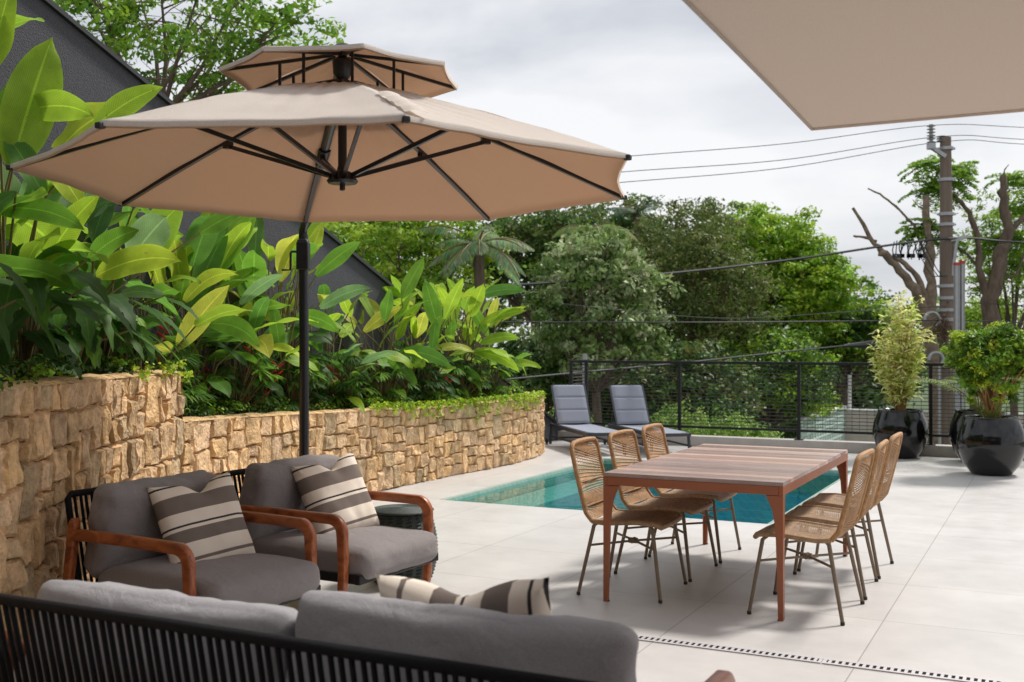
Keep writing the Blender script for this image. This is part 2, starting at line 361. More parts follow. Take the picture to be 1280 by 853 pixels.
M['grass'] = mat('ground_green', (0.05, 0.085, 0.025), 0.95, var=0.4, vscale=0.6, bump=0.5, bscale=6)
M['road'] = mat('street_asphalt', (0.06, 0.06, 0.06), 0.9, var=0.15)

rnd = random.Random(7)
# ------------------------------------------------------------------ setting: ground, terrace, pool
def struct(o): o['kind'] = 'structure'; return o
m = MB(); m.grid(lambda a, b: ((a - .5) * 900, -60 + b * 800, -3.4), 20, 20); struct(m.build('ground', M['grass']))
m = MB(); m.box((0, 0, 0), (260, 6, 0.06)); o = struct(m.build('road', M['road'])); o.location = P(20, 33, -3.36); o.rotation_euler.z = -AA

POOL = (-5.35, -2.15, 9.15, 13.4)      # v0, v1, u0, u1
V0, V1, U0, U1 = POOL
m = MB()
def slab(m, a, b, c, d, z0=-0.3, z1=0.0): m.box(((a + b) / 2, (c + d) / 2, (z0 + z1) / 2), (b - a, d - c, z1 - z0))
# one sheet around the pool: four abutting slabs in the terrace frame
slab(m, -9, 9, -8, U0); slab(m, -9, V0, U0, U1); slab(m, V1, 9, U0, U1); slab(m, -9, 9, U1, 15.75)
o = struct(m.build('terrace_floor', M['tile'], smooth=False)); o.rotation_euler.z = -AA
M['poolwall'] = mosaic_mat('pool_mosaic_lit', (0.36, 0.47, 0.40), (0.27, 0.42, 0.36), (0.5, 0.55, 0.5))  # pale tone puts the light on the left wall into the tile colour
M['pooldeep'] = mosaic_mat('pool_mosaic_teal', (0.04, 0.55, 0.66), (0.03, 0.42, 0.54), (0.25, 0.62, 0.66))
m = MB(); D = -1.25; t = 0.06
m.box(((V0 + V1) / 2, (U0 + U1) / 2, D - .05), (V1 - V0 + .1, U1 - U0 + .1, .1))
for a, b, c, d in ((V0, V0 + t, U0, U1), (V1 - t, V1, U0, U1), (V0 + t, V1 - t, U0, U0 + t), (V0 + t, V1 - t, U1 - t, U1)):
    slab(m, a, b, c, d, D, -0.302)
o = struct(m.build('pool_basin', M['pooldeep'], smooth=False)); o.rotation_euler.z = -AA
m = MB()
for a, b, c, d in ((V0 - .001, V0 + .04, U0, U1), (V1 - .04, V1 + .001, U0, U1), (V0 + .04, V1 - .04, U0 - .001, U0 + .04), (V0 + .04, V1 - .04, U1 - .04, U1 + .001)):
    slab(m, a, b, c, d, -0.30, -0.006)
slab(m, V0 + .06, V0 + .55, U0 + .06, U1 - .06, D, -0.16)       # shallow ledge, added to stand in for the lit left wall seen refracted
o = struct(m.build('pool_edge', M['poolwall'], smooth=False)); o.rotation_euler.z = -AA
m = MB(); m.add([(V0 + .041, U0 + .041, -0.035), (V1 - .041, U0 + .041, -0.035), (V1 - .041, U1 - .041, -0.035), (V0 + .041, U1 - .041, -0.035)], [(0, 1, 2, 3)])
o = struct(m.build('pool_water', water_mat(), smooth=False)); o.rotation_euler.z = -AA
# kerb under the railing and the terrace's outer face
m = MB(); slab(m, -7.1, 9, 15.55, 15.8, 0.001, 0.14); slab(m, -7.1, 9, 15.752, 15.85, -3.4, 0.137)
o = struct(m.build('kerb', M['kerb'], smooth=False, bevel=0.006)); o.rotation_euler.z = -AA

# ------------------------------------------------------------------ stone retaining wall
# path: (X, Y, top z)
tall_path = [(-2.05, 2.2), (-2.22, 3.6), (-2.38, 5.1), (-2.47, 6.5), (-2.45, 8.0)]
low_path = [(-2.45, 8.0), (-2.22, 9.0), (-1.80, 10.2), (-1.24, 11.45), (-0.80, 12.3), (-0.20, 13.35), (0.17, 14.15), (0.36, 14.85), (0.36, 15.5), (0.10, 16.1)]
def smooth_path(pts, n=8):
    out_ = []
    P_ = [Vector((*p, 0)) for p in pts]
    P_ = [P_[0] * 2 - P_[1]] + P_ + [P_[-1] * 2 - P_[-2]]
    for i in range(1, len(P_) - 2):
        for k in range(n):
            t_ = k / n; a, b, c, d = P_[i - 1], P_[i], P_[i + 1], P_[i + 2]
            out_.append(0.5 * ((2 * b) + (c - a) * t_ + (2 * a - 5 * b + 4 * c - d) * t_ ** 2 + (3 * b - a - 3 * c + d) * t_ ** 3))
    out_.append(P_[-2]); return out_
class Path:
    def __init__(s, pts):
        s.p = smooth_path(pts); s.s = [0]
        for a, b in zip(s.p, s.p[1:]): s.s.append(s.s[-1] + (b - a).length)
        s.L = s.s[-1]
    def at(s, q):
        q = min(max(q, 0), s.L - 1e-6)
        i = max(k for k in range(len(s.s)) if s.s[k] <= q + 1e-12); i = min(i, len(s.p) - 2)
        d = s.p[i + 1] - s.p[i]; tt = (q - s.s[i]) / max(d.length, 1e-9); d.normalize()
        return s.p[i] + (s.p[i + 1] - s.p[i]) * tt, Vector((d.y, -d.x, 0))   # point, outward normal (towards +X)
from mathutils import noise
def cells(x0, x1, z0, z1, out_, r):
    wx, wz = x1 - x0, z1 - z0
    tx = r.uniform(0.10, 0.22); tz = r.uniform(0.12, 0.28)
    if wx > tx * 1.55 and (wx / tx > wz / tz or wz < tz * 1.4):
        c = x0 + wx * r.uniform(0.34, 0.66) if wx < 1.2 else x0 + wx * r.uniform(0.4, 0.6); cells(x0, c, z0, z1, out_, r); cells(c, x1, z0, z1, out_, r)
    elif wz > tz * 1.4:
        c = z0 + wz * r.uniform(0.34, 0.66); cells(x0, x1, z0, c, out_, r); cells(x0, x1, c, z1, out_, r)
    else: out_.append((x0, x1, z0, z1))
def stone_wall(name, path, ztop, label, seed, endface=None):
    t_ = empty(name, (0, 0, 0), 0, label, 'wall')
    r = random.Random(seed); pa = Path(path); cs = []
    n_seg = int(pa.L / 0.9) + 1
    cuts = [0] + [pa.L * (i + r.uniform(-.2, .2)) / n_seg for i in range(1, n_seg)] + [pa.L]
    zmax = max(ztop(0), ztop(pa.L))
    cells(0, pa.L, 0.0, zmax, cs, r)
    mb = MB()
    def warp(s_, z_):
        n1 = noise.noise(Vector((s_ * 3.1, z_ * 3.1, seed))); n2 = noise.noise(Vector((s_ * 3.1 + 40, z_ * 3.1, seed)))
        n3 = noise.noise(Vector((s_ * 13, z_ * 13, seed + 5))) + .5 * noise.noise(Vector((s_ * 30, z_ * 30, seed + 5))); n4 = noise.noise(Vector((s_ * 13 + 7, z_ * 13, seed + 9))) + .5 * noise.noise(Vector((s_ * 30, z_ * 30, seed + 15)))
        e = 1 if 0.02 < s_ < pa.L - 0.02 else 0
        return s_ + e * (n1 * 0.035 + n3 * 0.020), z_ + (n2 * 0.028 + n4 * 0.018) * (1 if z_ > 0.01 and z_ < zmax - .01 else 0)
    for (x0, x1, z0, z1) in cs:
        dep = r.uniform(0.040, 0.056); g = 0.0022; tl = r.uniform(0.76, 1.2)
        hue = r.random()
        base = (1.0 * tl, (0.94 + 0.06 * hue) * tl, (0.85 + 0.28 * hue) * tl)
        if r.random() < 0.12: base = (0.84 * tl, 0.88 * tl, 0.95 * tl)
        mb.col(base); nu, nv = 8, 8; off = r.uniform(0, 50); tiltx = r.uniform(-.010, .010); tilty = r.uniform(-.010, .010)
        def fn(a, b):
            a = .5 - .5 * math.copysign(abs(1 - 2 * a) ** .6, 1 - 2 * a); b = .5 - .5 * math.copysign(abs(1 - 2 * b) ** .6, 1 - 2 * b)
            s_ = x0 + g + (x1 - x0 - 2 * g) * a; z_ = z0 + g + (z1 - z0 - 2 * g) * b
            s_, z_ = warp(s_, z_); z_ = z_ * ztop(s_) / zmax
            p, nrm = pa.at(s_)
            ea = min(a, 1 - a) * (x1 - x0); eb = min(b, 1 - b) * (z1 - z0); e = min(ea, eb)
            k = min(1, e / 0.010) ** 0.5
            rr_ = noise.fractal(Vector((s_ * 14 + off, z_ * 10, off)), 0.6, 2.0, 5) * 0.015 + (.009 if noise.noise(Vector((s_ * 8 + off, z_ * 5, off))) > .1 else 0)
            h = max(.018, k * dep) + k * ( tiltx * (a - .5) * 2 + tilty * (b - .5) * 2 + rr_)
            q = p + nrm * max(0.002, h); return (q.x, q.y, z_)
        mb.grid(fn, nu, nv)
    mb.build('stone_facing', M['stone'], t_, smooth=False, recalc=False, tint=True)
    # core and coping
    core = MB(); N = int(pa.L / 0.15); wdt = 0.22
    def ring(q):
        p, nrm = pa.at(q); z = ztop(q) - 0.01; i_ = p - nrm * wdt; f_ = p + nrm * 0.0
        return [(f_.x, f_.y, 0), (f_.x, f_.y, z), (i_.x, i_.y, z), (i_.x, i_.y, 0)]
    vs_ = []; fs_ = []
    for i in range(N + 1): vs_ += ring(pa.L * i / N)
    for i in range(N):
        for k in range(4): fs_.append((i * 4 + k, i * 4 + (k + 1) % 4, (i + 1) * 4 + (k + 1) % 4, (i + 1) * 4 + k))
    fs_.append((0, 1, 2, 3)); fs_.append(tuple(4 * N + k for k in (3, 2, 1, 0))); core.add(vs_, fs_)
    core.build('wall_core', M['mortar'], t_, smooth=False)
    # top stones
    mb = MB(); q = 0.0
    while q < pa.L - 0.02:
        ln = min(r.uniform(0.14, 0.32), pa.L - q); tl = r.uniform(0.75, 1.2); mb.col((tl, tl * .97, tl * .9)); off = r.uniform(0, 40)
        def fn(a, b):
            s_ = q + .004 + (ln - .008) * a; p, nrm = pa.at(s_); e = min(min(a, 1 - a) * ln, min(b, 1 - b) * .3); k = min(1, e / .02) ** .5
            pp = p + nrm * (0.055 - b * 0.29); z = ztop(s_) + k * (0.018 + 0.012 * noise.noise(Vector((s_ * 9, b * 3, off)))) - 0.012
            return (pp.x, pp.y, z)
        mb.grid(fn, 5, 5); q += ln
    mb.build('coping', M['stone'], t_, smooth=False, recalc=False, tint=True)
    if endface:
        mb = MB(); cs = []; cells(0, 0.24, endface[0], endface[1], cs, r)
        p, nrm = pa.at(pa.L); tang = Vector((-nrm.y, nrm.x, 0))
        for (x0, x1, z0, z1) in cs:
            tl = r.uniform(.8, 1.15); mb.col((tl, tl * .95, tl * .9)); off = r.uniform(0, 40); dep = r.uniform(.02, .045)
            def fn(a, b):
                e = min(min(a, 1 - a) * (x1 - x0), min(b, 1 - b) * (z1 - z0)); k = min(1, e / .02) ** .5
                q_ = p + nrm * (0.05 - (x0 + .003 + (x1 - x0 - .006) * a)) + tang * k * (dep + .01 * noise.noise(Vector((a * 3, b * 3, off))))
                return (q_.x, q_.y, z0 + .003 + (z1 - z0 - .006) * b)
            mb.grid(fn, 6, 6)
        mb.build('end_stones', M['stone'], t_, smooth=False, recalc=False, tint=True)
    return t_, pa
tall_z = lambda s_: 1.31
lowL = Path(low_path).L
low_z = lambda s_: 0.95 - 0.15 * min(1, s_ / 4.5)
tw, tall_pa = stone_wall('stone_wall', tall_path, tall_z, 'tall section of tan stone retaining wall beside the armchairs', 11, endface=(0.93, 1.31))
lw, low_pa = stone_wall('stone_wall', low_path, low_z, 'low curving stretch of tan stone wall running past the pool', 23)

# ------------------------------------------------------------------ charcoal sloping wall behind the planting
P0 = Vector((0.3, 16.2, 0.0))
t_ = empty('boundary_wall', (0, 0, 0), 0, 'charcoal rendered wall whose top slopes down behind the plants', 'wall')
m = MB(); prof = [(-1.2, -3.4), (14, -3.4), (14, 0.60 + .404 * 14), (-1.2, 0.60 - .404 * 1.2)]
m.prism(prof, 0.18, lambda a, b, c: tuple(P0 - U * a - V * (0.09 + c) + Vector((0, 0, b))))
m.build('wall', M['charcoal'], t_, smooth=False)
m = MB(); a = P0 - U * 14 - V * .09 + Vector((0, 0, .62 + .404 * 14)); b = P0 + U * 1.2 - V * .09 + Vector((0, 0, .62 - .404 * 1.2))
m.bar(a, b, 0.26, 0.035); m.build('capping', M['cap'], t_, smooth=False)

# soil beds
def bed(name, pa, ztop, s0, s1, dz):
    m = MB(); N = 30; vs_ = []
    for i in range(N + 1):
        q = s0 + (s1 - s0) * i / N; p, nrm = pa.at(q); f_ = p - nrm * 0.2
        tt = (P0 - Vector((p.x, p.y, 0))).dot(U); b_ = P0 - U * tt
        for k in range(7):
            c_ = f_.lerp(b_, k / 6); z = ztop(q) - dz + 0.10 * math.sin(k / 6 * 3.0) + 0.03 * noise.noise(Vector((c_.x * 3, c_.y * 3, 0)))
            vs_.append((c_.x, c_.y, z))
    fs_ = [(i * 7 + k, (i + 1) * 7 + k, (i + 1) * 7 + k + 1, i * 7 + k + 1) for i in range(N) for k in range(6)]
    m.add(vs_, fs_); return struct(m.build(name, M['soil']))
bed('soil', tall_pa, tall_z, 0, tall_pa.L, 0.05)
bed('soil', low_pa, low_z, 0, low_pa.L - 1.0, 0.05)

# ------------------------------------------------------------------ house that the terrace belongs to (behind the photographer)
t_ = empty('house', P(0, -1.75), -AA, 'dark house facade with sliding glass doors along the terrace', 'house')
m = MB(); m.box((1.5, -.15, 3.9), (17, .3, 2.4)); m.box((-6.5, -.15, 1.35), (1.0, .3, 2.7)); m.box((9.5, -.15, 1.35), (1.0, .3, 2.7)); m.build('wall', mat('house_wall', (.16, .155, .15), .9, var=.1), t_, smooth=False)
m = MB(); m.box((1.5, .5, 5.2), (17.4, 2.0, .2)); m.build('roof', M['charcoal'], t_, smooth=False)
for k in range(6):
    x = -6 + 15 / 6 * (k + .5); m = MB(); m.box((x, -.14, 1.34), (2.40, .02, 2.60)); m.build('pane', mat('dark_glass', (.02, .022, .025), .06), t_, smooth=False)
    m = MB()
    for sx in (-1, 1): m.box((x + sx * 1.225, -.13, 1.34), (.05, .06, 2.68))
    m.box((x, -.13, 2.66), (2.40, .06, .05)); m.build('door_frame', M['black_metal'], t_, smooth=False)
# ------------------------------------------------------------------ railing
def railing():
    t_ = empty('railing', P(0, 15.66), -AA, 'black metal terrace railing with square wire mesh panels', 'railing')
    zt, zb = 1.22, 0.27
    v_posts = [-6.78, -5.03, -3.28, -1.53, 0.22, 1.97, 3.72]
    for v in v_posts:
        m = MB(); m.box((v, 0, (0.14 + zt) / 2), (0.045, 0.045, zt - 0.14)); m.box((v, 0, 0.146), (0.12, 0.10, 0.012)); m.build('post', M['black_metal'], t_, bevel=0.003)
    m = MB(); m.box(((-6.78 + 3.72) / 2, 0, zt), (3.72 + 6.78 + .05, 0.06, 0.04)); m.build('top_rail', M['black_metal'], t_, bevel=0.004)
    m = MB(); m.box(((-6.78 + 3.72) / 2, 0, zb), (3.72 + 6.78, 0.035, 0.035)); m.build('bottom_rail', M['black_metal'], t_, bevel=0.003)
    for a, b in zip(v_posts, v_posts[1:]):
        m = MB(); a += .023; b -= .023
        n = 19
        for k in range(1, n): z = zb + (zt - zb) * k / n; m.tube([(a, -.004, z), (b, -.004, z)], 0.0050, 4, cap=False)
        n = round((b - a) / 0.10)
        for k in range(1, n): x = a + (b - a) * k / n; m.tube([(x, .003, zb), (x, .003, zt)], 0.0026, 4, cap=False)
        m.build('mesh_panel', M['wire'], t_, smooth=False, recalc=False)
    # return leg at the left corner
    m = MB(); m.box((-6.78, 0.62, (zt - 0.3) / 2), (0.045, 0.045, zt + 0.3)); m.build('post', M['black_metal'], t_)
    m = MB(); m.box((-6.78, 0.33, zt + .001), (0.045, 0.58, 0.038)); m.build('return_rail', M['black_metal'], t_); m = MB(); m.box((-6.78, 0.33, zb), (0.03, 0.58, 0.03)); m.build('return_rail', M['black_metal'], t_)
    m = MB()
    for k in range(1, 19): z = zb + (zt - zb) * k / 19; m.tube([(-6.78, 0.02, z), (-6.78, .6, z)], 0.0050, 4, cap=False)
    m.build('mesh_panel', M['wire'], t_, smooth=False, recalc=False)
railing()

# ------------------------------------------------------------------ fabric builders
def rounded_box(mb, w_, d_, h_, r_, n=12, puff=0.0, Mx=None, off=(0, 0, 0), seed=0, wr=0.004, pinch=0.0):
    hw = Vector((w_ / 2, d_ / 2, h_ / 2)); off = Vector(off)
    def mp_(p):
        q = Vector((p[0] * hw.x, p[1] * hw.y, p[2] * hw.z))
        c = Vector([max(-(hw[i] - r_), min(hw[i] - r_, q[i])) for i in range(3)])
        d = q - c
        if d.length > 1e-9: q = c + d.normalized() * min(d.length, r_) if d.length > r_ else c + d
        if d.length > r_: q = c + d.normalized() * r_
        x, y = p[0], p[1]
        q.z += (1 if p[2] > 0 else -1) * abs(p[2]) * puff * max(0, (1 - abs(x) ** 2.5)) * max(0, (1 - abs(y) ** 2.5))
        if pinch: q.x *= 1 - pinch * (1 - y * y) * abs(x); q.y *= 1 - pinch * (1 - x * x) * abs(y)
        nv = noise.noise(Vector((q.x * 6 + seed, q.y * 6, q.z * 6))) * wr * 2 + noise.noise(Vector((q.x * 17 + seed, q.y * 17, q.z * 17))) * wr
        q = q + q.normalized() * nv
        if Mx is not None: q = Mx @ q
        return q + off
    g = [math.sin((i / n * 2 - 1) * math.pi / 2) * .35 + (i / n * 2 - 1) * .65 for i in range(n + 1)]
    for ax in range(3):
        for sg in (-1, 1):
            def fn(a, b):
                A = g[round(a * n)]; B = g[round(b * n)]
                p = [0, 0, 0]; p[ax] = sg; p[(ax + 1) % 3] = A; p[(ax + 2) % 3] = B; return tuple(mp_(p))
            mb.grid(fn, n, n, flip=(sg < 0))
def weld(o, dist=0.0006):
    bm = bmesh.new(); bm.from_mesh(o.data); bmesh.ops.remove_doubles(bm, verts=bm.verts, dist=dist)
    bmesh.ops.recalc_face_normals(bm, faces=bm.faces); bm.to_mesh(o.data); bm.free()
    o.data.polygons.foreach_set('use_smooth', [True] * len(o.data.polygons)); return o
def cushion(name, parent, mat_, w_, d_, h_, r_, loc, rot=(0, 0, 0), **k):
    mb = MB(); rounded_box(mb, w_, d_, h_, r_, **k); o = weld(mb.build(name, mat_, parent)); o.location = loc; o.rotation_euler = rot
    # welt running round the seam
    return o
def pillow(loc, face, tilt, roll, label, seed=0, s_=0.5, dent=0.05, slump=0.0):
    # plump square scatter pillow; local X/Y = its face, Z = thickness
    o = empty('throw_pillow'); C.objects.unlink(o); bpy.data.objects.remove(o)
    mb = MB(); n = 28
    def side(sg):
        def fn(a, b):
            x = a * 2 - 1; y = b * 2 - 1
            e = max(0.0, (1 - x ** 4) * (1 - y ** 4)) ** 0.42
            th = 0.085 * e * (1 - .15 * x * x)
            X = x * s_ / 2 * (1 - 0.085 * (1 - y * y) ** .7 * abs(x) ** 2); Y = y * s_ / 2 * (1 - 0.085 * (1 - x * x) ** .7 * abs(y) ** 2)
            # karate-chop fold in the top edge
            dd = math.exp(-((x - .1) / .30) ** 2) * max(0, (y - .2) / .8) ** 1.5
            Y -= dent * 1.3 * dd; th *= (1 - .55 * dd)
            d2 = math.exp(-((y + .05) / .38) ** 2) * max(0, (x - .0)) ** 1.3; X -= slump * d2; th *= (1 - .35 * d2 * (slump > 0))
            wr = noise.noise(Vector((X * 9 + seed, Y * 9, sg))) * .012 * e + noise.noise(Vector((X * 22 + seed, Y * 22, sg))) * .004 * e
            return (X, Y, sg * (th + wr))
        return fn
    mb.grid(side(1), n, n); mb.grid(side(-1), n, n, flip=True)
    o = weld(mb.build('throw_pillow', M['stripe']))
    # face direction (world yaw), tilt back, roll in plane
    f = Vector((math.cos(face), math.sin(face), 0)); 
    zax = (f * math.cos(tilt) + Vector((0, 0, 1)) * math.sin(tilt)).normalized()
    up = (Vector((0, 0, 1)) - zax * zax.z).normalized(); xax = up.cross(zax).normalized()
    Mx = Matrix((xax, up, zax)).transposed() @ Matrix.Rotation(roll, 3, 'Z')
    o.rotation_euler = Mx.to_euler(); o.location = loc
    return tag(o, label, 'pillow', 'striped throw pillows on the lounge furniture')

def arm_outline(y_back, y_front, z_arm, th=0.05, rad=0.09):
    # closed outline (y,z) of an arm that turns down into the front leg
    outp = [(y_back, z_arm), (y_front - rad, z_arm + .004)]
    for k in range(1, 8):
        a = math.pi / 2 * (1 - k / 8); outp.append((y_front - rad + rad * math.cos(a), z_arm - rad + rad * math.sin(a) + .004 * (1 - k / 8)))
    outp += [(y_front, z_arm - rad), (y_front + .012, 0.30), (y_front - .035, 0.0), (y_front - .075, 0.0), (y_front - th - .008, .30), (y_front - th - .006, z_arm - rad)]
    r2 = rad - th + .015
    for k in range(0, 7):
        a = math.pi / 2 * k / 6; outp.append((y_front - rad + r2 * math.cos(a) - .003, z_arm - rad + r2 * math.sin(a) + .002))
    outp += [(y_back, z_arm - th * 1.15)]
    return outp
def sweep(m, x, path, wx, th):           # rounded bar following a path in the (y,z) plane
    n = 16; vs_ = []; fs_ = []
    for i, (y, z) in enumerate(path):
        a = path[max(i - 1, 0)]; b_ = path[min(i + 1, len(path) - 1)]; d = Vector((0, b_[0] - a[0], b_[1] - a[1])).normalized(); nn_ = Vector((0, -d.z, d.y))
        for k in range(n):
            t1 = 2 * math.pi * (k + .5) / n; cx = math.copysign(abs(math.cos(t1)) ** .45, math.cos(t1)); cy = math.copysign(abs(math.sin(t1)) ** .45, math.sin(t1))
            vs_.append(Vector((x, y, z)) + Vector((1, 0, 0)) * cx * wx / 2 + nn_ * cy * th[i] / 2)
    N_ = len(path)
    for i in range(N_ - 1):
        for k in range(n): fs_.append((i * n + k, i * n + (k + 1) % n, (i + 1) * n + (k + 1) % n, (i + 1) * n + k))
    fs_.append(tuple(range(n))); fs_.append(tuple((N_ - 1) * n + k for k in range(n))); m.add(vs_, fs_)
def lounge_seat(name, width, n_cush, loc, rz, label, cat, cush_mat, group=None, back_top=0.76, bcush_top=0.80, seeds=0, dz=(0, 0), az=1.0):
    t_ = empty(name, loc, rz, label, cat, group); hw = width / 2
    for sx in (-1, 1):                                   # wooden arms with front legs
        m = MB(); x = sx * (hw - .024)
        pth = [(-.43, .572)] + [(-.42 + .72 * k / 8, .575 + .004 * math.sin(k / 8 * math.pi)) for k in range(1, 9)] + [(.30 + .075 * math.sin(R(11.25 * k)), .50 + .075 * math.cos(R(11.25 * k))) for k in range(1, 9)] + [(.378, .42), (.382, .30), (.372, .15), (.352, 0.0)]
        wds = [.056] * 9 + [.060] * 8 + [.054, .050, .044, .036]
        pth = [(y_, z_ * az) for y_, z_ in pth]
        sweep(m, x, pth, .046, wds); o = m.build('arm', M['wood'], t_)
        m = MB()
        sweep(m, x, [(-.515, 0), (-.492, .15), (-.458, .40), (-.428, .60 * az), (-.420, .635 * az), (-.417, .652 * az)], .045, [.036, .046, .052, .054, .044, .022])
        m.build('rear_leg', M['wood'], t_)
    # seat frame
    m = MB(); zf = 0.255
    for y in (-.37, .45): m.box((0, y, zf), (width - .10, .04, .05))
    for x in (-hw + .075, hw - .075): m.box((x, .04, zf), (.04, .78, .048))
    m.build('seat_frame', M['black_metal'], t_, bevel=.006)
    m = MB(); k = int((width - .2) / .05)
    for i in range(k + 1): x = -hw + .10 + (width - .2) * i / k; m.box((x, .04, zf + .028), (.022, .80, .006))
    m.build('seat_webbing', M['cord'], t_, smooth=False)
    # back frame with wrapped cords
    yb0, zb0, yb1, zb1 = -.405, .22, -.515, back_top
    m = MB()
    m.tube([(-hw + .055, yb0, zb0), (-hw + .055, yb1, zb1 - .02), (-hw + .075, yb1 - .003, zb1), (hw - .075, yb1 - .003, zb1), (hw - .055, yb1, zb1 - .02), (hw - .055, yb0, zb0)], 0.017, 10)
    m.tube([(-hw + .055, yb0, zb0), (hw - .055, yb0, zb0)], 0.014, 8)
    m.build('back_frame', M['cord'], t_)
    m = MB(); k = int((width - .14) / .033)
    for i in range(k + 1):
        x = -hw + .07 + (width - .14) * i / k; j = .002 * math.sin(i * 3.7)
        m.tube([(x, yb0 - .013, zb0), (x + j, yb1 - .013, zb1)], .0085, 6, cap=False)
    m.build('back_cords', M['cord'], t_)
    cw = (width - .12) / n_cush
    for i in range(n_cush):
        x = -hw + .06 + cw * (i + .5)
        cushion('seat_cushion', t_, cush_mat, cw - .008, .85, .17, .062, (x, .078, .325), puff=.022, n=18, seed=seeds + i * 3.3, wr=.005)
        hb = bcush_top + dz[i] - .33
        cushion('back_cushion', t_, cush_mat, cw - .01, hb, .16, .055, (x, -.335, .355 + hb / 2), rot=(R(90 - 14), 0, 0), puff=.032, n=24, seed=seeds + 9 + i * 2.1, wr=.011)
    return t_

faceA = R(-31); faceB = R(-29)
def seat_loc(front, face, depth=0.40): d = Vector((math.cos(face), math.sin(face), 0)); return Vector((*front, 0)) - d * depth
locA = seat_loc((-1.235, 5.32), faceA); locB = seat_loc((-0.68, 6.17), faceB)
chA = lounge_seat('armchair', 0.87, 1, locA, faceA - math.pi / 2, 'teak and black cord armchair nearer the camera, against the tall stone wall', 'armchair', M['cushion'], 'lounge armchairs', seeds=3)
chB = lounge_seat('armchair', 0.87, 1, locB, faceB - math.pi / 2, 'teak and black cord armchair next to the green wicker stool', 'armchair', M['cushion'], 'lounge armchairs', seeds=21)
sofa_c = Vector((-0.69, 2.885, 0)) + U * 0.515
lounge_seat('sofa', 2.12, 2, sofa_c, math.pi / 2 - AA - math.pi / 2, 'long black cord sofa seen from behind with grey cushions', 'sofa', M['cushion_light'], bcush_top=.775, back_top=.745, seeds=40, dz=(-.03, .035), az=.945)

def on_seat(loc, face, right, fwd, z):
    f = Vector((math.cos(face), math.sin(face), 0)); r_ = Vector((f.y, -f.x, 0)); return Vector((loc.x, loc.y, 0)) + f * fwd + r_ * right + Vector((0, 0, z))
pillow(on_seat(locA, faceA, -.085, -.06, .585), faceA - R(12), R(24), R(5), 'striped pillow on the armchair nearer the camera', 2, s_=.50)
pillow(on_seat(locB, faceB, -.095, -.06, .60), faceB - R(10), R(24), R(6), 'striped pillow on the armchair next to the green stool', 7, s_=.50)
pillow(sofa_c + V * 0.47 + U * (-.12) + Vector((0, 0, .645)), math.pi / 2 - AA + R(4), R(20), R(86), 'striped pillow leaning on the long sofa', 12, s_=.53, dent=.01, slump=.048)

# ------------------------------------------------------------------ wicker stool
t_ = empty('wicker_stool', (-0.70, 7.0, 0), 0, 'low round dark green wicker stool behind the armchair', 'stool')
m = MB(); NN = 60; prof = []
for i in range(41):
    z = 0.45 * i / 40; r_ = 0.175 + 0.045 * math.sin(math.pi * min(1, z / .45) ** .9); r_ += .004 * math.cos(i * math.pi); prof.append((r_, z))
vs_ = []; fs_ = []
for i, (r_, z) in enumerate(prof):
    for k in range(NN):
        a = 2 * math.pi * k / NN; rr = r_ + .006 * math.cos(k * math.pi * 2 / 3 + (i % 2) * math.pi)
        vs_.append((rr * math.cos(a), rr * math.sin(a), z))
for i in range(40):
    for k in range(NN): fs_.append((i * NN + k, i * NN + (k + 1) % NN, (i + 1) * NN + (k + 1) % NN, (i + 1) * NN + k))
m.add(vs_, fs_); m.build('woven_body', M['wicker'], t_)
m = MB(); prof = []
for i in range(25): r_ = .20 * (1 - i / 24); prof.append((max(.001, r_), .455 + .012 * (1 - (r_ / .2) ** 3) + (.003 if i % 2 else 0)))
m.lathe([(.192, .44), (.203, .45)] + prof, 48); m.build('woven_top', M['wicker'], t_)

# ------------------------------------------------------------------ dining table
TC = Vector((1.462, 7.115, 0)); TW, TL, TH = 1.05, 2.05, 0.755
t_ = empty('dining_table', TC, -AA, 'long slatted dining table with terracotta legs by the pool', 'table')
M['slat'] = mat('slatted_top', (1, 1, 1), 0.22, tint=True, var=0.18, vscale=6, stretch=(1, 14, 1), spec=0.55, roughvar=0.08)
m = MB(); ns = 22; sl = (TL - 0.006) / ns; r_ = random.Random(3)
for i in range(ns):
    y = -TL / 2 + .003 + sl * (i + .5); k = r_.uniform(1.0, 1.75); c = r_.choice([(.38, .25, .205), (.31, .225, .205), (.42, .29, .245), (.26, .175, .155)])  # random slat tones, raised to put the sky's sheen into the colour
    m.col(tuple(x * k for x in c)); m.box((0, y, TH - .011), (TW, sl - .004, .022))
m.build('tabletop', M['slat'], t_, smooth=False, tint=True)
m = MB(); zz = TH - .048
for sx in (-1, 1): m.box((sx * (TW / 2 - .012), 0, zz), (.024, TL, .05))
for sy in (-1, 1): m.box((0, sy * (TL / 2 - .012), zz + .001), (TW - .05, .024, .048))
for y in (-.5, 0, .5): m.box((0, y, zz), (TW - .05, .03, .04))
m.build('apron', M['terracotta'], t_, smooth=False, bevel=.002)
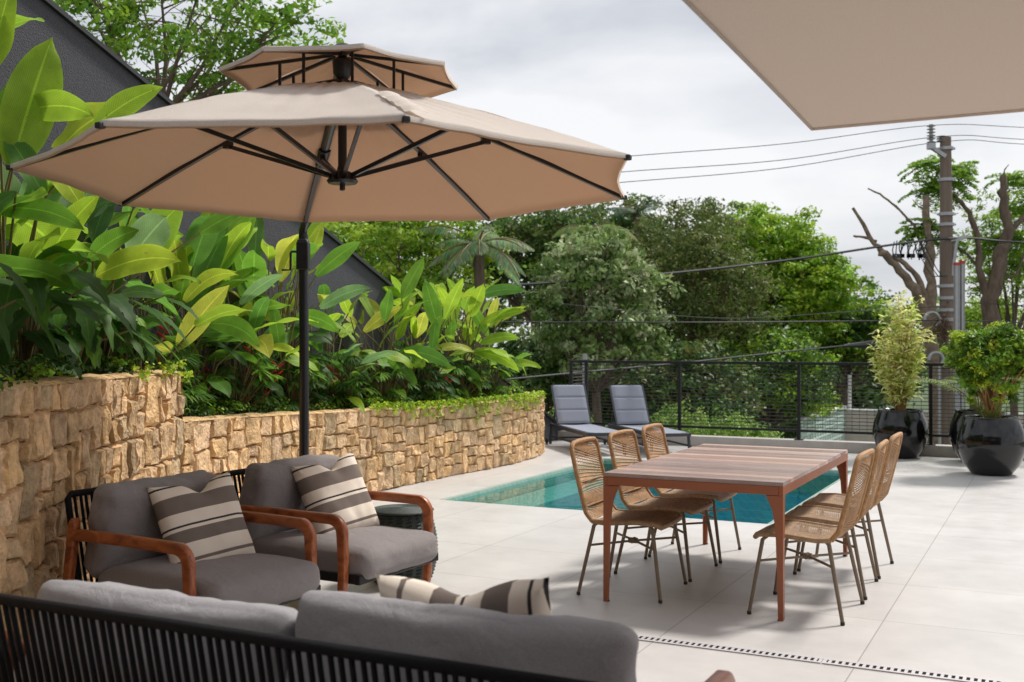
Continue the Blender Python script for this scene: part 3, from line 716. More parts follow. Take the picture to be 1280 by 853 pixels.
for sx in (-1, 1):
    for sy in (-1, 1):
        m = MB(); zt = TH - .074
        poly = [(0, 0), (.028, 0), (.040, .44), (.047, .53), (.060, .60), (.080, .65), (.098, zt), (0, zt)]
        x0 = sx * TW / 2; y0 = sy * TL / 2
        m.prism(poly, .026, lambda a, b, c, x0=x0, y0=y0, sx=sx, sy=sy: (x0 - sx * a, y0 - sy * .0135 + c, b))
        m.prism([(0, 0), (.026, 0), (.036, .5), (.05, zt), (0, zt)], .008, lambda a, b, c, x0=x0, y0=y0, sx=sx, sy=sy: (x0 - sx * .0045 + c, y0 - sy * (.027 + a * .6), b))
        o = m.build('leg', M['terracotta'], t_, smooth=False, bevel=.002)
        m = MB(); m.box((x0 - sx * .016, y0 - sy * .014, .0005), (.03, .026, .012)); m.build('foot_cap', M['rubber'], o, smooth=False)

# ------------------------------------------------------------------ rattan chairs
def rattan_chair(name):
    t_ = empty(name)
    # facing local +Y. seat surface: front y=.24, rear y=-.20 ; back to z=.90
    def side(s_):          # 0..1 along seat front -> back top
        pts = [(.235, .425), (.22, .445), (.10, .452), (-.10, .435), (-.185, .44), (-.225, .49), (-.255, .60), (-.295, .76), (-.325, .90)]
        q = s_ * (len(pts) - 1); i = min(int(q), len(pts) - 2); f = q - i; a, b = pts[i], pts[i + 1]
        return (a[0] + (b[0] - a[0]) * f, a[1] + (b[1] - a[1]) * f)
    def hw(s_): return .225 + .012 * math.sin(min(1, s_ * 2) * math.pi) if s_ < .55 else .228 - .012 * (s_ - .55)
    S = [i / 48 for i in range(49)]
    seat_e = .50
    def rail(s0, s1, n=24): return [s0 + (s1 - s0) * i / n for i in range(n + 1)]
    # back loop frame
    m = MB(); L_ = [(-hw(s), *side(s)) for s in rail(.5, .955)]; Rr = [(hw(s), *side(s)) for s in rail(.955, .5)]
    y1, z1 = side(1.0); arc = []
    for k in range(1, 8):
        a = math.pi * k / 8; arc.append(None)
    ya, za = side(.955)
    arc = [(-hw(1) + .008, ya + (y1 - ya) * .55, za + (z1 - za) * .6), (-hw(1) + .035, y1, z1), (-.08, y1 - .006, z1 + .006), (.08, y1 - .006, z1 + .006), (hw(1) - .035, y1, z1), (hw(1) - .008, ya + (y1 - ya) * .55, za + (z1 - za) * .6)]
    m.tube(L_ + arc + Rr, .0145, 8); bf = m.build('back_frame', M['rattan'], t_)
    m = MB()
    for z_s in (.66, .80):
        y, z = side(z_s); m.tube([(-hw(z_s), y - .004, z), (hw(z_s), y - .004, z)], .005, 6)
    m.build('back_slats', M['rattan'], t_)
    # diagonal weave
    m = MB(); n = 44
    for k in range(n):
        for dr in (-1, 1):
            s0 = .50 + .49 * (k + .5) / n; s1 = s0 + dr * (.05 + .05 * math.sin(k * .21))
            if s1 > .99 or s1 < .50: s1 = min(.99, max(.5, s1))
            pts = []
            for j in range(5):
                f = j / 4; x = -hw(s0) + 2 * hw(s0) * f; s_ = s0 + (s1 - s0) * f; y, z = side(s_); bow = -.016 * math.sin(f * math.pi); pts.append((x, y + bow + dr * .0012, z))
            m.tube(pts, .0037, 4, cap=False)
    m.build('back_weave', M['rattan'], t_, recalc=False)
    # seat frame + weave
    m = MB(); L_ = [(-hw(s), *side(s)) for s in rail(.5, .09, 14)]; Rr = [(hw(s), *side(s)) for s in rail(.09, .5, 14)]
    y0, z0 = side(0.0)
    m.tube([(-hw(.5), *side(.5))] + L_[1:] + [(-hw(0) + .02, y0 + .004, z0), (-.1, y0 + .012, z0), (.1, y0 + .012, z0), (hw(0) - .02, y0 + .004, z0)] + Rr[:-1] + [(hw(.5), *side(.5))], .015, 8)
    m.build('seat_frame', M['rattan_seat'], t_)
    m = MB(); n = 60
    for k in range(n):
        for dr in (-1, 1):
            s0 = .03 + .48 * (k + .5) / n; s1 = min(.51, max(.02, s0 + dr * .05)); pts = []
            for j in range(5):
                f = j / 4; x = -hw(s0) + 2 * hw(s0) * f; s_ = s0 + (s1 - s0) * f; y, z = side(s_); pts.append((x, y, z - .018 * math.sin(f * math.pi) + dr * .0015 + .004))
            m.tube(pts, .0032, 4, cap=False)
    m.build('seat_weave', M['rattan_seat'], t_, recalc=False)
    # legs (splayed) : top under seat frame
    feet = {}
    for sx in (-1, 1):
        for ft, (yt, yb) in (('front', (.19, .255)), ('rear', (-.17, -.255))):
            top = Vector((sx * .222, yt, .432)); bot = Vector((sx * .272, yb, 0.012)); feet[(sx, ft)] = (top, bot)
            m = MB(); m.tube([top - Vector((0, (yt - yb) * -.0, 0)) + Vector((-sx * .012, -.02 * (1 if yt > 0 else -1), .004)), top.lerp(bot, .04), top.lerp(bot, .5), bot], [.0115, .012, .0115, .0105], 8)
            o = m.build('leg', M['chair_leg'], t_)
            m = MB(); m.tube([bot + Vector((0, 0, -.012)), bot + Vector((0, 0, .006))], .0125, 8); m.build('foot_cap', M['rubber'], o)
    m = MB(); q = .32
    pa_ = [feet[(sx, f)][0].lerp(feet[(sx, f)][1], q) for sx, f in ((-1, 'front'), (1, 'rear'), (1, 'front'), (-1, 'rear'))]
    m.tube([pa_[0], (0, 0, .30), pa_[1]], .0075, 6); m.tube([pa_[2], (0, 0, .305), pa_[3]], .0075, 6)
    m.build('cross_brace', M['chair_leg'], t_)
    m = MB(); m.tube([(-.028, 0, .303), (.028, 0, .303)], [.017, .017], 8); m.tube([(0, -.028, .302), (0, .028, .302)], [.018, .018], 8); m.build('brace_binding', M['chair_leg'], t_)
    return t_
proto = rattan_chair('dining_chair')
grp = 'rattan chairs around the dining table'
sp = .645
lab = {('L', 0): 'rattan chair on the pool side of the table, nearest the camera', ('L', 1): 'middle rattan chair on the pool side of the table',
       ('L', 2): 'rattan chair on the pool side of the table, nearest the loungers', ('R', 0): 'rattan chair on the potted plants side of the table, nearest the camera',
       ('R', 1): 'middle rattan chair on the potted plants side of the table', ('R', 2): 'rattan chair on the potted plants side of the table, nearest the pots'}
first = True
for sd_, base, yaw in (('L', Vector((.745, 6.74, 0)), -AA), ('R', Vector((1.68, 6.245, 0)), math.pi - AA)):
    for k in range(3):
        o = proto if first else copy_tree(proto); first = False
        o.location = base + U * sp * k; o.rotation_euler.z = yaw - math.pi / 2 + R([2, -1.5, 1][k] * (1 if sd_ == 'L' else -1))
        tag(o, lab[(sd_, k)], 'chair', grp)

# ------------------------------------------------------------------ drain covers
def drain(v0, v1, label):
    t_ = empty('drain_cover', P(v0, 5.33, 0.0015), -AA, label, 'drain cover', 'drain covers in the floor')
    m = MB(); n = round((v1 - v0) / .031); L_ = v1 - v0; wd = .085
    for s_ in (-1, 1): m.box((L_ / 2, s_ * (wd / 2 - .0095), .002), (L_, .019, .004))
    for i in range(n + 1): m.box((min(L_ - .008, max(.008, i * L_ / n)), 0, .0019), (.015, wd - .0385, .0036))
    m.build('grate', M['steel'], t_, smooth=False)
    m = MB(); m.box((L_ / 2, 0, .0003), (L_ - .002, wd - .03, .0006)); m.build('channel', M['cord'], t_, smooth=False)  # flat black strip painting the shade of the hollow under the slots
jv = 1.46 * V.x + 5.18 * V.y
drain(jv - 1.55, jv - .003, 'left length of slotted steel drain cover in the tiled floor')
drain(jv + .003, jv + 1.59, 'right length of slotted steel drain cover in the tiled floor')

# ------------------------------------------------------------------ sun loungers
def lounger():
    t_ = empty('sun_lounger')      # head at y=0, foot towards +Y (local), width .6
    W, L_ = .56, 1.86
    m = MB(); zf = .285
    for sx in (-1, 1): m.box((sx * (W / 2 - .015), L_ / 2, zf), (.03, L_, .05))
    m.box((0, .015, zf), (W - .06, .03, .045)); m.box((0, L_ - .015, zf), (W - .06, .03, .045)); m.box((0, .55, zf - .02), (W - .06, .025, .03))
    m.build('frame', M['anthracite'], t_, bevel=.004)
    for sx in (-1, 1):
        for y in (.06, L_ - .06):
            m = MB(); m.bar((sx * (W / 2 - .015), y, zf - .025), (sx * (W / 2 - .01), y + (.03 if y > 1 else -.05), 0), .03, .045, up=(0, 1, 0)); m.build('leg', M['anthracite'], t_, bevel=.003)
    m = MB(); m.box((0, .35, .12), (W - .06, .025, .025)); 
    for sx in (-1, 1): m.bar((sx * .285, .05, .13), (sx * .285, 1.85, .13), .02, .025)
    m.build('stretcher', M['anthracite'], t_)
    # seat sling
    m = MB(); m.grid(lambda a, b: ((a - .5) * (W - .075), .36 + b * (L_ - .39), .315 - .012 * math.sin(a * math.pi)), 8, 16)
    m.grid(lambda a, b: ((a - .5) * (W - .075), .36 + b * (L_ - .39), .300 - .012 * math.sin(a * math.pi)), 8, 16, flip=True)
    m.build('seat_sling', M['sling'], t_)
    # backrest
    hy, hz, ty, tz = .36, .325, .03, .875
    n = Vector((0, tz - hz, hy - ty)).normalized()
    def bk(a, b, off):
        seam = 0
        for q in (.34, .67): seam += math.exp(-((b - q) / .018) ** 2)
        puff = .016 * (1 - .9 * min(1, seam)) * min(1, min(a, 1 - a) / .06) * min(1, min(b, 1 - b) / .04)
        p = Vector(((a - .5) * (W - .075), hy + (ty - hy) * b, hz + (tz - hz) * b)); p += n * (off * (puff + .006)); return tuple(p)
    m = MB(); m.grid(lambda a, b: bk(a, b, 1), 12, 60); m.grid(lambda a, b: bk(a, b, -1), 12, 60, flip=True); m.build('backrest', M['sling'], t_)
    m = MB()
    for sx in (-1, 1): m.bar((sx * (W / 2 - .025), hy, hz - .01), (sx * (W / 2 - .025), ty, tz), .022, .022)
    m.bar((-(W / 2 - .03), ty + .004, tz - .01), (W / 2 - .03, ty + .004, tz - .01), .018, .018); m.bar((-(W / 2 - .03), .153, .655), (W / 2 - .03, .153, .655), .016, .016)
    for sx in (-1, 1): m.bar((sx * .22, .15, .66), (sx * .22, .02, .29), .015, .02)
    m.build('backrest_frame', M['anthracite'], t_)
    for sx in (-1, 1):
        m = MB(); a = Vector((sx * .31, 0.0, .045)); m.tube([a, a + Vector((sx * .022, 0, 0))], .045, 14); m.build('wheel', M['rubber'], t_)
    return t_
lg = lounger(); hd = math.atan2(-.973, .23)
for i, (x, y, lb_) in enumerate(((.60, 16.42, 'grey sun lounger beside the end of the stone wall'), (1.46, 16.32, 'grey sun lounger farther from the stone wall, beside the railing'))):
    o = lg if i == 0 else copy_tree(lg)
    o.rotation_euler.z = hd - math.pi / 2; right = Vector((math.cos(hd + math.pi / 2), math.sin(hd + math.pi / 2), 0))
    o.location = Vector((x, y, 0)) + right * .24; tag(o, lb_, 'sun lounger', 'sun loungers by the railing')

# ------------------------------------------------------------------ parasol
PC = Vector((-0.91, 5.88, 0)); PB = Vector((-1.475, 7.75, 0)); RR = 1.64; ZR, ZV, RV = 2.385, 2.83, 0.36
par = empty('cantilever_parasol', PB, 0, 'beige double roofed cantilever parasol with black ribs over the armchairs', 'parasol')
o_ = PC - PB
angs = [R(17.5 + 45 * k) for k in range(8)]
def rim(ang, r_, z): return Vector((o_.x + r_ * math.cos(ang), o_.y + r_ * math.sin(ang), z - .018 * r_ * math.sin(ang)))
def canopy_fn(R0, z0, R1, z1, sag, edge, dz=0):
    # 8 panels, radial param b 0 (rim) -> 1 (inner)
    m = MB(); NA, NB = 36, 18
    for k in range(8):
        a0, a1 = angs[k], angs[k] + R(45)
        def fn(a, b, up=0):
            ro = R0 + (R1 - R0) * b; p = rim(a0, ro, 0).lerp(rim(a1, ro, 0), a)
            s_ = math.sin(a * math.pi); c = Vector((o_.x, o_.y, 0)); pull = 1 - edge * s_ * (1 - b) ** 2
            p = c + (p - c) * pull
            z = z0 + (z1 - z0) * (b + .03 * math.sin(b * math.pi)) - sag * s_ * math.sin(b * math.pi) * .8
            z += .007 * noise.noise(Vector((p.x * 5, p.y * 5, k))) + .0035 * b * math.sin(a * 34 + b * 5) * math.sin(a * math.pi) - .018 * (p.y - o_.y)
            return (p.x, p.y, z + up + dz)
        m.grid(fn, NA, NB)
        # hem turned under
        m.grid(lambda a, b: tuple(Vector(fn(a, 0)) + Vector((0, 0, -.022 * b))), NA, 1)
    return m
c_ = weld(canopy_fn(RR, ZR, RV, ZV, .035, .025).build('canopy', M['canopy'], par), .001)
c2 = weld(canopy_fn(.64, 2.945, .03, 3.085, .012, .03).build('top_canopy', M['canopy'], par), .001)
M['under_layer'] = fabric('parasol_under_layer', (0.52, 0.375, 0.275), (0.66, 0.47, 0.34), 0.5)  # added layer, browner so that the shaded underside comes out darker than the top
weld(canopy_fn(RR - .012, ZR + .003, RV, ZV, .035, .025, -.008).build('under_layer', M['under_layer'], par), .001)
weld(canopy_fn(.632, 2.946, .03, 3.085, .012, .03, -.007).build('top_under_layer', M['under_layer'], par), .001)
def panel_z(b): return ZR + (ZV - ZR) * (b + .03 * math.sin(b * math.pi))
for k, a in enumerate(angs):
    m = MB(); pts = [rim(a, RR + (.10 - RR) * b * 1.0, 0) for b in (0, .25, .5, .75, 1)]
    pp = []
    for b in [i / 10 for i in range(11)]:
        ro = RR * .995 + (.07 - RR) * b; bb = (RR - ro) / (RR - RV); z = panel_z(min(1, bb)) if bb <= 1 else ZV + (bb - 1) * .42
        pp.append(rim(a, ro, z - .020))
    for q0, q1 in zip(pp, pp[1:]): m.bar(q0, q1, .026, .022)
    rb = m.build('rib', M['dark_metal'], par)
    m = MB(); m.box(rim(a, RR - .005, ZR - .015), (.035, .032, .026), Matrix.Rotation(a, 3, 'Z')); m.build('rib_tip', M['rubber'], rb, bevel=.006)
    # strut from hub
    rj = .80; bb = (RR - rj) / (RR - RV); zj = panel_z(bb) - .045
    m = MB(); m.bar(rim(a, .06, 2.41), rim(a, rj, zj), .018, .022); m.box(rim(a, rj, zj + .006), (.05, .034, .04), Matrix.Rotation(a, 3, 'Z')); m.build('strut', M['dark_metal'], par)
    # top-canopy rib + upright
    m = MB(); m.bar(rim(a, .05, 3.055), rim(a, .625, 2.93), .016, .016); m.build('top_rib', M['dark_metal'], par)
    m = MB(); ru = .33; m.bar(rim(a, ru, 2.80), rim(a, ru, 2.995), .014, .018); m.build('upright', M['dark_metal'], par)
m = MB(); m.tube([rim(0, 0, 2.37), rim(0, 0, 3.07)], .024, 12); m.build('centre_stem', M['dark_metal'], par)
m = MB(); m.lathe([(.001, 2.33), (.015, 2.335), (.015, 2.365), (.075, 2.37), (.085, 2.385), (.07, 2.40), (.05, 2.43), (.03, 2.44), (.026, 2.46)], 24, (o_.x, o_.y, 0)); m.build('hub', M['dark_metal'], par)
m = MB(); m.lathe([(.03, 2.82), (.12, 2.825), (.13, 2.84), (.06, 2.87), (.03, 2.93), (.05, 2.96), (.055, 3.03), (.026, 3.05)], 20, (o_.x, o_.y, 0)); m.build('top_hub', M['dark_metal'], par)
m = MB(); m.lathe([(.05, 3.085), (.052, 3.10), (.035, 3.118), (.001, 3.124)], 20, (o_.x, o_.y, 0)); m.build('finial', M['dark_metal'], par)
m = MB(); m.tube([(0, 0, 0.06), (.006, 0, 1.2), (0, 0, 2.28)], .034, 16); m.build('pole', M['dark_metal'], par)
m = MB(); m.tube([(0, 0, 2.24), (.0, -.02, 2.31), Vector((0, 0, 2.32)).lerp(Vector((o_.x, o_.y, 2.92)), .1), (o_.x, o_.y, 2.92)], .030, 14); m.build('arm', M['dark_metal'], par)
m = MB(); q = Vector((0, 0, 2.32)).lerp(Vector((o_.x, o_.y, 2.92)), .52); q2 = Vector((0, 0, 2.32)).lerp(Vector((o_.x, o_.y, 2.92)), .62); m.tube([q, q2], .040, 14); m.build('sliding_collar', M['black_metal'], par)
m = MB(); m.box((0, -.004, 2.13), (.085, .10, .20)); m.box((0, -.004, 2.235), (.075, .09, .02)); cb = m.build('crank_box', M['black_metal'], par, bevel=.012)
m = MB(); m.tube([(-.04, 0, 2.16), (-.085, 0, 2.16), (-.09, 0, 2.15), (-.09, -.01, 2.03), (-.15, -.01, 2.03)], .009, 8); m.build('crank_handle', M['black_metal'], cb)
m = MB(); m.box((0, 0, .03), (.8, .8, .05)); m.tube([(0, 0, .05), (0, 0, .3)], .045, 14); m.build('base', M['black_metal'], par, bevel=.01)
# fastening flap lying along the near rib
m = MB(); ga = angs[7] - R(20) * 0
def flap(a, b):
    ro = 1.05 + .55 * a; bb = (RR - ro) / (RR - RV); p = rim(R(-72.5 + 4.5 * (b - .5) * 1.2 / ro + 2), ro, panel_z(bb) + .010 + .010 * math.sin(b * math.pi) + .004 * math.sin(a * 25)); return tuple(p)
m.grid(flap, 24, 6); m.build('strap', M['canopy'], par)

# ------------------------------------------------------------------ awning above the camera's right
aw = empty('awning', (0, 0, 0), 0, 'beige fabric awning stretched overhead at upper right', 'awning')
cz = 2.45; q = cz - H0; cY = F * q / 268; cor = Vector((375 / F * cY, cY, cz))
def awn(up):
    def fn(a, b):
        p = cor + V * (3.4 * a) - U * (6.45 * b)
        p = p + U * (-.03 * math.sin(a * math.pi)) + V * (.05 * math.sin(b * math.pi))
        p.z += .07 * math.sin(b * math.pi) * math.sin(min(1, a * 1.2) * math.pi) + .02 * noise.noise(Vector((a * 4, b * 5, 0))) * min(1, 20 * min(a, b)) + up + .05 * b; return tuple(p)
    return fn
m = MB(); m.grid(awn(0), 30, 36, flip=True); m.grid(awn(.006), 30, 36); m.build('fabric', M['awning'], aw)
hem = [awn(-.006)(i / 20, 0) for i in range(21)]; m = MB(); m.tube(hem, .007, 6); m.tube([awn(-.006)(0, i / 20) for i in range(21)], .007, 6); m.build('hem', M['awning'], aw)
m = MB(); e0 = cor + V * 3.4 - U * 0; m.bar(e0 + Vector((0, 0, .03)), e0 - U * 6.45 + Vector((0, 0, .06)), .05, .08); m.build('side_bar', M['white'], aw)

# ------------------------------------------------------------------ leaves toolbox
def rot_frame(d, roll):
    d = d / np.linalg.norm(d); up = np.array([0, 0, 1.0])
    if abs(d[2]) > .97: up = np.array([1.0, 0, 0])
    s_ = np.cross(d, up); s_ /= np.linalg.norm(s_); n = np.cross(s_, d)
    c, q = math.cos(roll), math.sin(roll)
    return s_ * c + n * q, n * c - s_ * q
class Leaves:
    """paddle leaves: curved blade with a folded midrib, optional lobes"""
    def __init__(s): s.v = []; s.q = []; s.t = []; s.uv = []; s.n = 0
    def paddle(s, p, d, L, W, droop=.6, roll=0, col=(.1, .25, .03), fold=.25, shape='paddle', wave=.0, seg=15):
        p = np.array(p, float); d = np.array(d, float); d /= np.linalg.norm(d)
        side, nrm = rot_frame(d, roll); pos = p.copy(); cur = d.copy(); vs = []
        rr = random.random() * 9
        for i in range(seg + 1):
            f = i / seg
            if shape == 'paddle': w_ = W * .5 * max(0, math.sin(math.pi * min(1, (f * .96 + .03)) ** .9)) ** .72
            elif shape == 'round': w_ = W * .5 * max(0, math.sin(math.pi * (f * .95 + .03))) ** .5
            elif shape == 'arrow': w_ = W * .5 * (1 - f) ** .75 * (1.0 + .18 * math.sin(f * 28)) * min(1, .5 + f * 8)
            else: w_ = W * .5 * math.sin(math.pi * (f * .96 + .02)) ** .9
            if i == seg: w_ *= .06
            elif i == seg - 1 and seg > 8: w_ *= .72
            wv = wave * 1.5 * math.sin(f * 11 + rr) * W
            for k, e in enumerate((-1, -.5, 0, .5, 1)):
                vs.append(pos + side * (w_ * e) + nrm * (fold * abs(e) * w_ * (1 - .4 * abs(e)) + wv * e * e * (1 if e > 0 else -.8)))
            # bend towards gravity
            cur = cur + np.array([0, 0, -1.0]) * droop / seg * (.4 + 1.2 * f); cur /= np.linalg.norm(cur)
            nrm = nrm - cur * np.dot(nrm, cur); nrm /= np.linalg.norm(nrm); side = np.cross(cur, nrm)
            pos = pos + cur * (L / seg)
        b = s.n; s.v += vs; s.n += len(vs)
        for i in range(seg):
            for k in range(4): s.q.append((b + i * 5 + k, b + i * 5 + k + 1, b + (i + 1) * 5 + k + 1, b + (i + 1) * 5 + k))
        cc = []
        for i in range(seg + 1):
            for e in (-1, -.5, 0, .5, 1):
                k = 1.0; cc.append((col[0] * k, col[1] * k, col[2] * k))
        s.t += cc
        for i in range(seg + 1):
            for e in (-1, -.5, 0, .5, 1): s.uv.append((i / seg * L, e, W))
        return pos
    def build(s, name, mat_, parent=None):
        o = np_mesh(name, np.array(s.v), np.array(s.q), np.array(s.t), mat_, parent, smooth=True)
        a = o.data.attributes.new('blade', 'FLOAT_VECTOR', 'POINT'); a.data.foreach_set('vector', np.array(s.uv, dtype=np.float32).ravel()); return o

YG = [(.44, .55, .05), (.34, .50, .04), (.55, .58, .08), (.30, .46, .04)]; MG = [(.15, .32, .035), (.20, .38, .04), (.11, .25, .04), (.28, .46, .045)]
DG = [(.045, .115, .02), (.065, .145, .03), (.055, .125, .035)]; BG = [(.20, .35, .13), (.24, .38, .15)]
def heliconia(base, hgt, n, label, seed, L=.62, W=.19, pal=(YG, MG, MG), spread=.35, shape='paddle', lean=(0, 0), flowers=0, name='broadleaf_plant', cat='plant'):
    r = random.Random(seed); random.seed(seed)
    t_ = empty(name, base, 0, label, cat, 'planting in the raised stone beds')
    lv = Leaves(); st = MB()
    for i in range(n):
        a = 2 * math.pi * (i + r.random()) / n; h = hgt * r.uniform(.35, 1.0); sp_ = spread * r.uniform(.3, 1.1) * (1.3 - .5 * h / hgt)
        bx, by = r.uniform(-.14, .14), r.uniform(-.14, .14)
        tip = Vector((bx + sp_ * math.cos(a) + lean[0] * h, by + sp_ * math.sin(a) + lean[1] * h, h)); mid = Vector((bx + .35 * (tip.x - bx), by + .35 * (tip.y - by), h * .6))
        st.tube([(bx, by, -.05), mid, tip], [.011, .009, .006], 5, cap=False)
        up = r.uniform(.5, 2.4) if h > hgt * .55 else r.uniform(-.2, .7)
        d = (math.cos(a) + lean[0], math.sin(a) + lean[1], up); pal_ = r.choice(pal); c = r.choice(pal_); k = r.uniform(.75, 1.2); c = tuple(x * k for x in c)
        ll = L * r.uniform(.7, 1.15); lv.paddle(tip, d, ll, W * r.uniform(.8, 1.2) * ll / L, r.uniform(.2, 1.5), r.uniform(-.8, .8), c, shape=shape, wave=.05, fold=r.uniform(.1, .4))
    for i in range(int(n * .8)):          # young low leaves that fill the clump
        a = r.uniform(0, 6.28); h = hgt * r.uniform(.08, .5); q_ = spread * r.uniform(.2, .9); tip = Vector((q_ * math.cos(a), q_ * math.sin(a), h)); st.tube([(0, 0, 0), tip], [.007, .005], 4, cap=False)
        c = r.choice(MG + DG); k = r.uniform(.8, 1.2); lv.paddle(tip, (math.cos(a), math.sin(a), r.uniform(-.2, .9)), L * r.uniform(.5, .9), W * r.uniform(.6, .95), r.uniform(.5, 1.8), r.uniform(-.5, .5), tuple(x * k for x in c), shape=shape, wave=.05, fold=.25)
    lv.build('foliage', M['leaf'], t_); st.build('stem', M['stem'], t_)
    if flowers:
        for k in range(flowers):
            fm = MB(); p = Vector((r.uniform(-.3, .35), r.uniform(-.35, .1), hgt * r.uniform(.15, .45)))
            fm.tube([(p.x * .5, p.y * .5, 0), p], .006, 4, cap=False)
            for j in range(5):
                s_ = 1 if j % 2 else -1; q_ = p + Vector((0, 0, j * .03)); e = q_ + Vector((s_ * .07, .0, .05)); fm.tube([q_, q_.lerp(e, .4), e], [.005, .014, .001], 6)
            fm.build('flower', M['flower'], t_)
    return t_
def bed_pt(q, f, tall=False):          # point in the bed: q along path, f 0 front..1 back
    pa = tall_pa if tall else low_pa; p, nrm = pa.at(q); fr = p - nrm * .25
    tt = (P0 - Vector((p.x, p.y, 0))).dot(U); b_ = P0 - U * tt
    c = fr.lerp(b_, f); z = (tall_z(q) if tall else low_z(q)) - .03; return Vector((c.x, c.y, z))
# tall bed: long petioled round leaves, drooping lobed leaves
S_T = tall_pa.L
heliconia(bed_pt(3.75, .55, True), 2.15, 16, 'tallest clump of round yellowish leaves on thin stalks, far left above the tall stone wall', 1, L=.62, W=.36, pal=(YG, YG, MG), shape='round', spread=.55, lean=(.05, 0))
heliconia(bed_pt(4.7, .75, True), 1.75, 15, 'round leaved clump behind the drooping philodendrons', 2, L=.5, W=.30, pal=(YG, MG, BG), shape='round', spread=.6, lean=(.12, 0))
heliconia(bed_pt(2.9, .4, True), 1.25, 16, 'dense green clump at the left edge of the tall bed', 3, L=.62, W=.26, pal=(YG, MG, MG), spread=.5)
heliconia(bed_pt(4.2, .35, True), 1.0, 18, 'mid green clump low over the tall wall top', 4, L=.60, W=.22, pal=(MG, MG, DG, YG), spread=.5)
heliconia(bed_pt(5.2, .55, True), 1.15, 16, 'leafy clump near the end of the tall wall', 5, L=.6, W=.22, pal=(MG, MG, BG), spread=.45)
def hero_plant(base, leaves, label, seed, name='broadleaf_plant'):
    # single stalks with one blade each, blade from its base point to its tip
    r = random.Random(seed); random.seed(seed); t_ = empty(name, base, 0, label, 'plant', 'planting in the raised stone beds'); lv = Leaves(); st = MB()
    for (bx, by, tx, ty, Yd, dY, Wf, pal, droop) in leaves:
        p = at(bx, by, Yd) - Vector(base); q = at(tx, ty, Yd + dY) - Vector(base); d = (q - p); Ln = d.length * 1.08; d.normalize(); d.z += droop * .45
        b0 = Vector((r.uniform(-.1, .1), r.uniform(-.1, .1), 0)); mid = b0.lerp(p, .55) + Vector((0, 0, .12 * p.length)); mid.x = b0.x + (p.x - b0.x) * .4
        st.tube([b0, mid, p], [.012, .009, .006], 6, cap=False); c = r.choice(pal + MG[:3]) if pal is YG else r.choice(pal); k = r.uniform(.85, 1.15); Wf *= .78; bx += (tx - bx) * .06; by += (ty - by) * .06
        # turn the blade so that its face looks towards the terrace
        dn = np.array(d) / np.linalg.norm(d); s0, n0 = rot_frame(dn, 0); view = np.array((.35, -1.0, .25)); view -= dn * view.dot(dn); view /= np.linalg.norm(view)
        roll = math.atan2(-view.dot(s0), view.dot(n0)) + r.uniform(-.45, .45)
        lv.paddle(p, d, Ln, Ln * Wf, droop, roll, tuple(x * k for x in c), shape='round' if Wf > .45 else 'paddle', wave=.05, fold=r.uniform(.1, .3))
    lv.build('foliage', M['leaf'], t_); st.build('stem', M['stem'], t_); return t_
hero_plant((-3.05, 6.6, 1.25), [(14, 208, 62, 58, 6.5, .1, .50, YG, .3), (-15, 95, 12, -12, 6.3, .1, .42, YG, .3), (30, 140, 112, 150, 6.6, -.1, .50, YG, .9), (118, 158, 198, 112, 6.8, .1, .40, YG, .5), (0, 170, 40, 90, 6.6, .2, .5, YG, .4),
    (52, 240, 8, 170, 6.5, 0, .5, MG, .4), (-10, 262, 98, 292, 6.4, -.2, .28, YG, .7), (55, 330, 118, 250, 6.5, -.1, .42, YG, .5), (110, 325, 170, 290, 6.7, -.1, .42, YG, .6), (100, 255, 60, 200, 6.7, .1, .5, YG, .3), (20, 240, -20, 290, 6.3, -.1, .4, MG, .9)],
    'tallest plant with large rounded yellow green leaves above the far left of the tall wall', 31)
hero_plant((-3.0, 8.0, 1.25), [(140, 240, 118, 300, 7.6, -.1, .5, DG + BG, .5), (165, 322, 205, 275, 7.7, 0, .9, BG, .3), (120, 345, 220, 330, 7.6, -.2, .40, YG, .7), (170, 250, 145, 195, 7.9, .1, .5, MG, .3), (250, 292, 298, 268, 8.2, .1, .5, YG, .4), (205, 370, 150, 372, 7.5, -.1, .38, BG, .8), (60, 345, 112, 380, 7.3, -.2, .4, MG, .7), (95, 335, 40, 350, 7.2, -.2, .4, MG, .8)],
    'plant with round leaves on long slanting stalks left of the step in the wall', 32)
hero_plant((-2.75, 9.4, .92), [(240, 400, 262, 292, 9.3, .1, .38, YG, .2), (236, 385, 282, 290, 9.2, .1, .33, MG, .2), (222, 436, 282, 362, 8.9, -.1, .36, YG, .4), (272, 342, 318, 268, 9.4, .1, .36, YG, .2), (205, 345, 168, 300, 9.3, .1, .4, MG, .3), (300, 380, 352, 345, 9.2, -.1, .3, BG, .6), (262, 405, 320, 440, 9.0, -.3, .35, MG, 1.0), (190, 440, 150, 400, 9.2, 0, .3, DG, .7), (232, 470, 222, 400, 9.1, 0, .38, MG, .3)],
    'upright plant with broad paddle leaves just right of the step in the wall', 33)
hero_plant((-2.2, 10.6, .88), [(318, 330, 322, 262, 10.4, .1, .4, YG, .2), (350, 352, 372, 300, 10.3, 0, .38, YG, .3), (388, 320, 402, 282, 10.4, .1, .45, YG, .2), (395, 345, 448, 305, 10.4, .1, .38, YG, .4), (340, 390, 300, 352, 10.2, 0, .36, MG, .5), (350, 440, 342, 385, 10.0, -.1, .4, YG, .3), (370, 395, 420, 420, 10.1, -.2, .36, MG, .9), (400, 385, 460, 362, 10.4, -.1, .32, BG, .6), (330, 480, 300, 430, 10.0, -.1, .4, MG, .5)],
    'yellowing paddle leaved plant directly behind the parasol pole', 34)
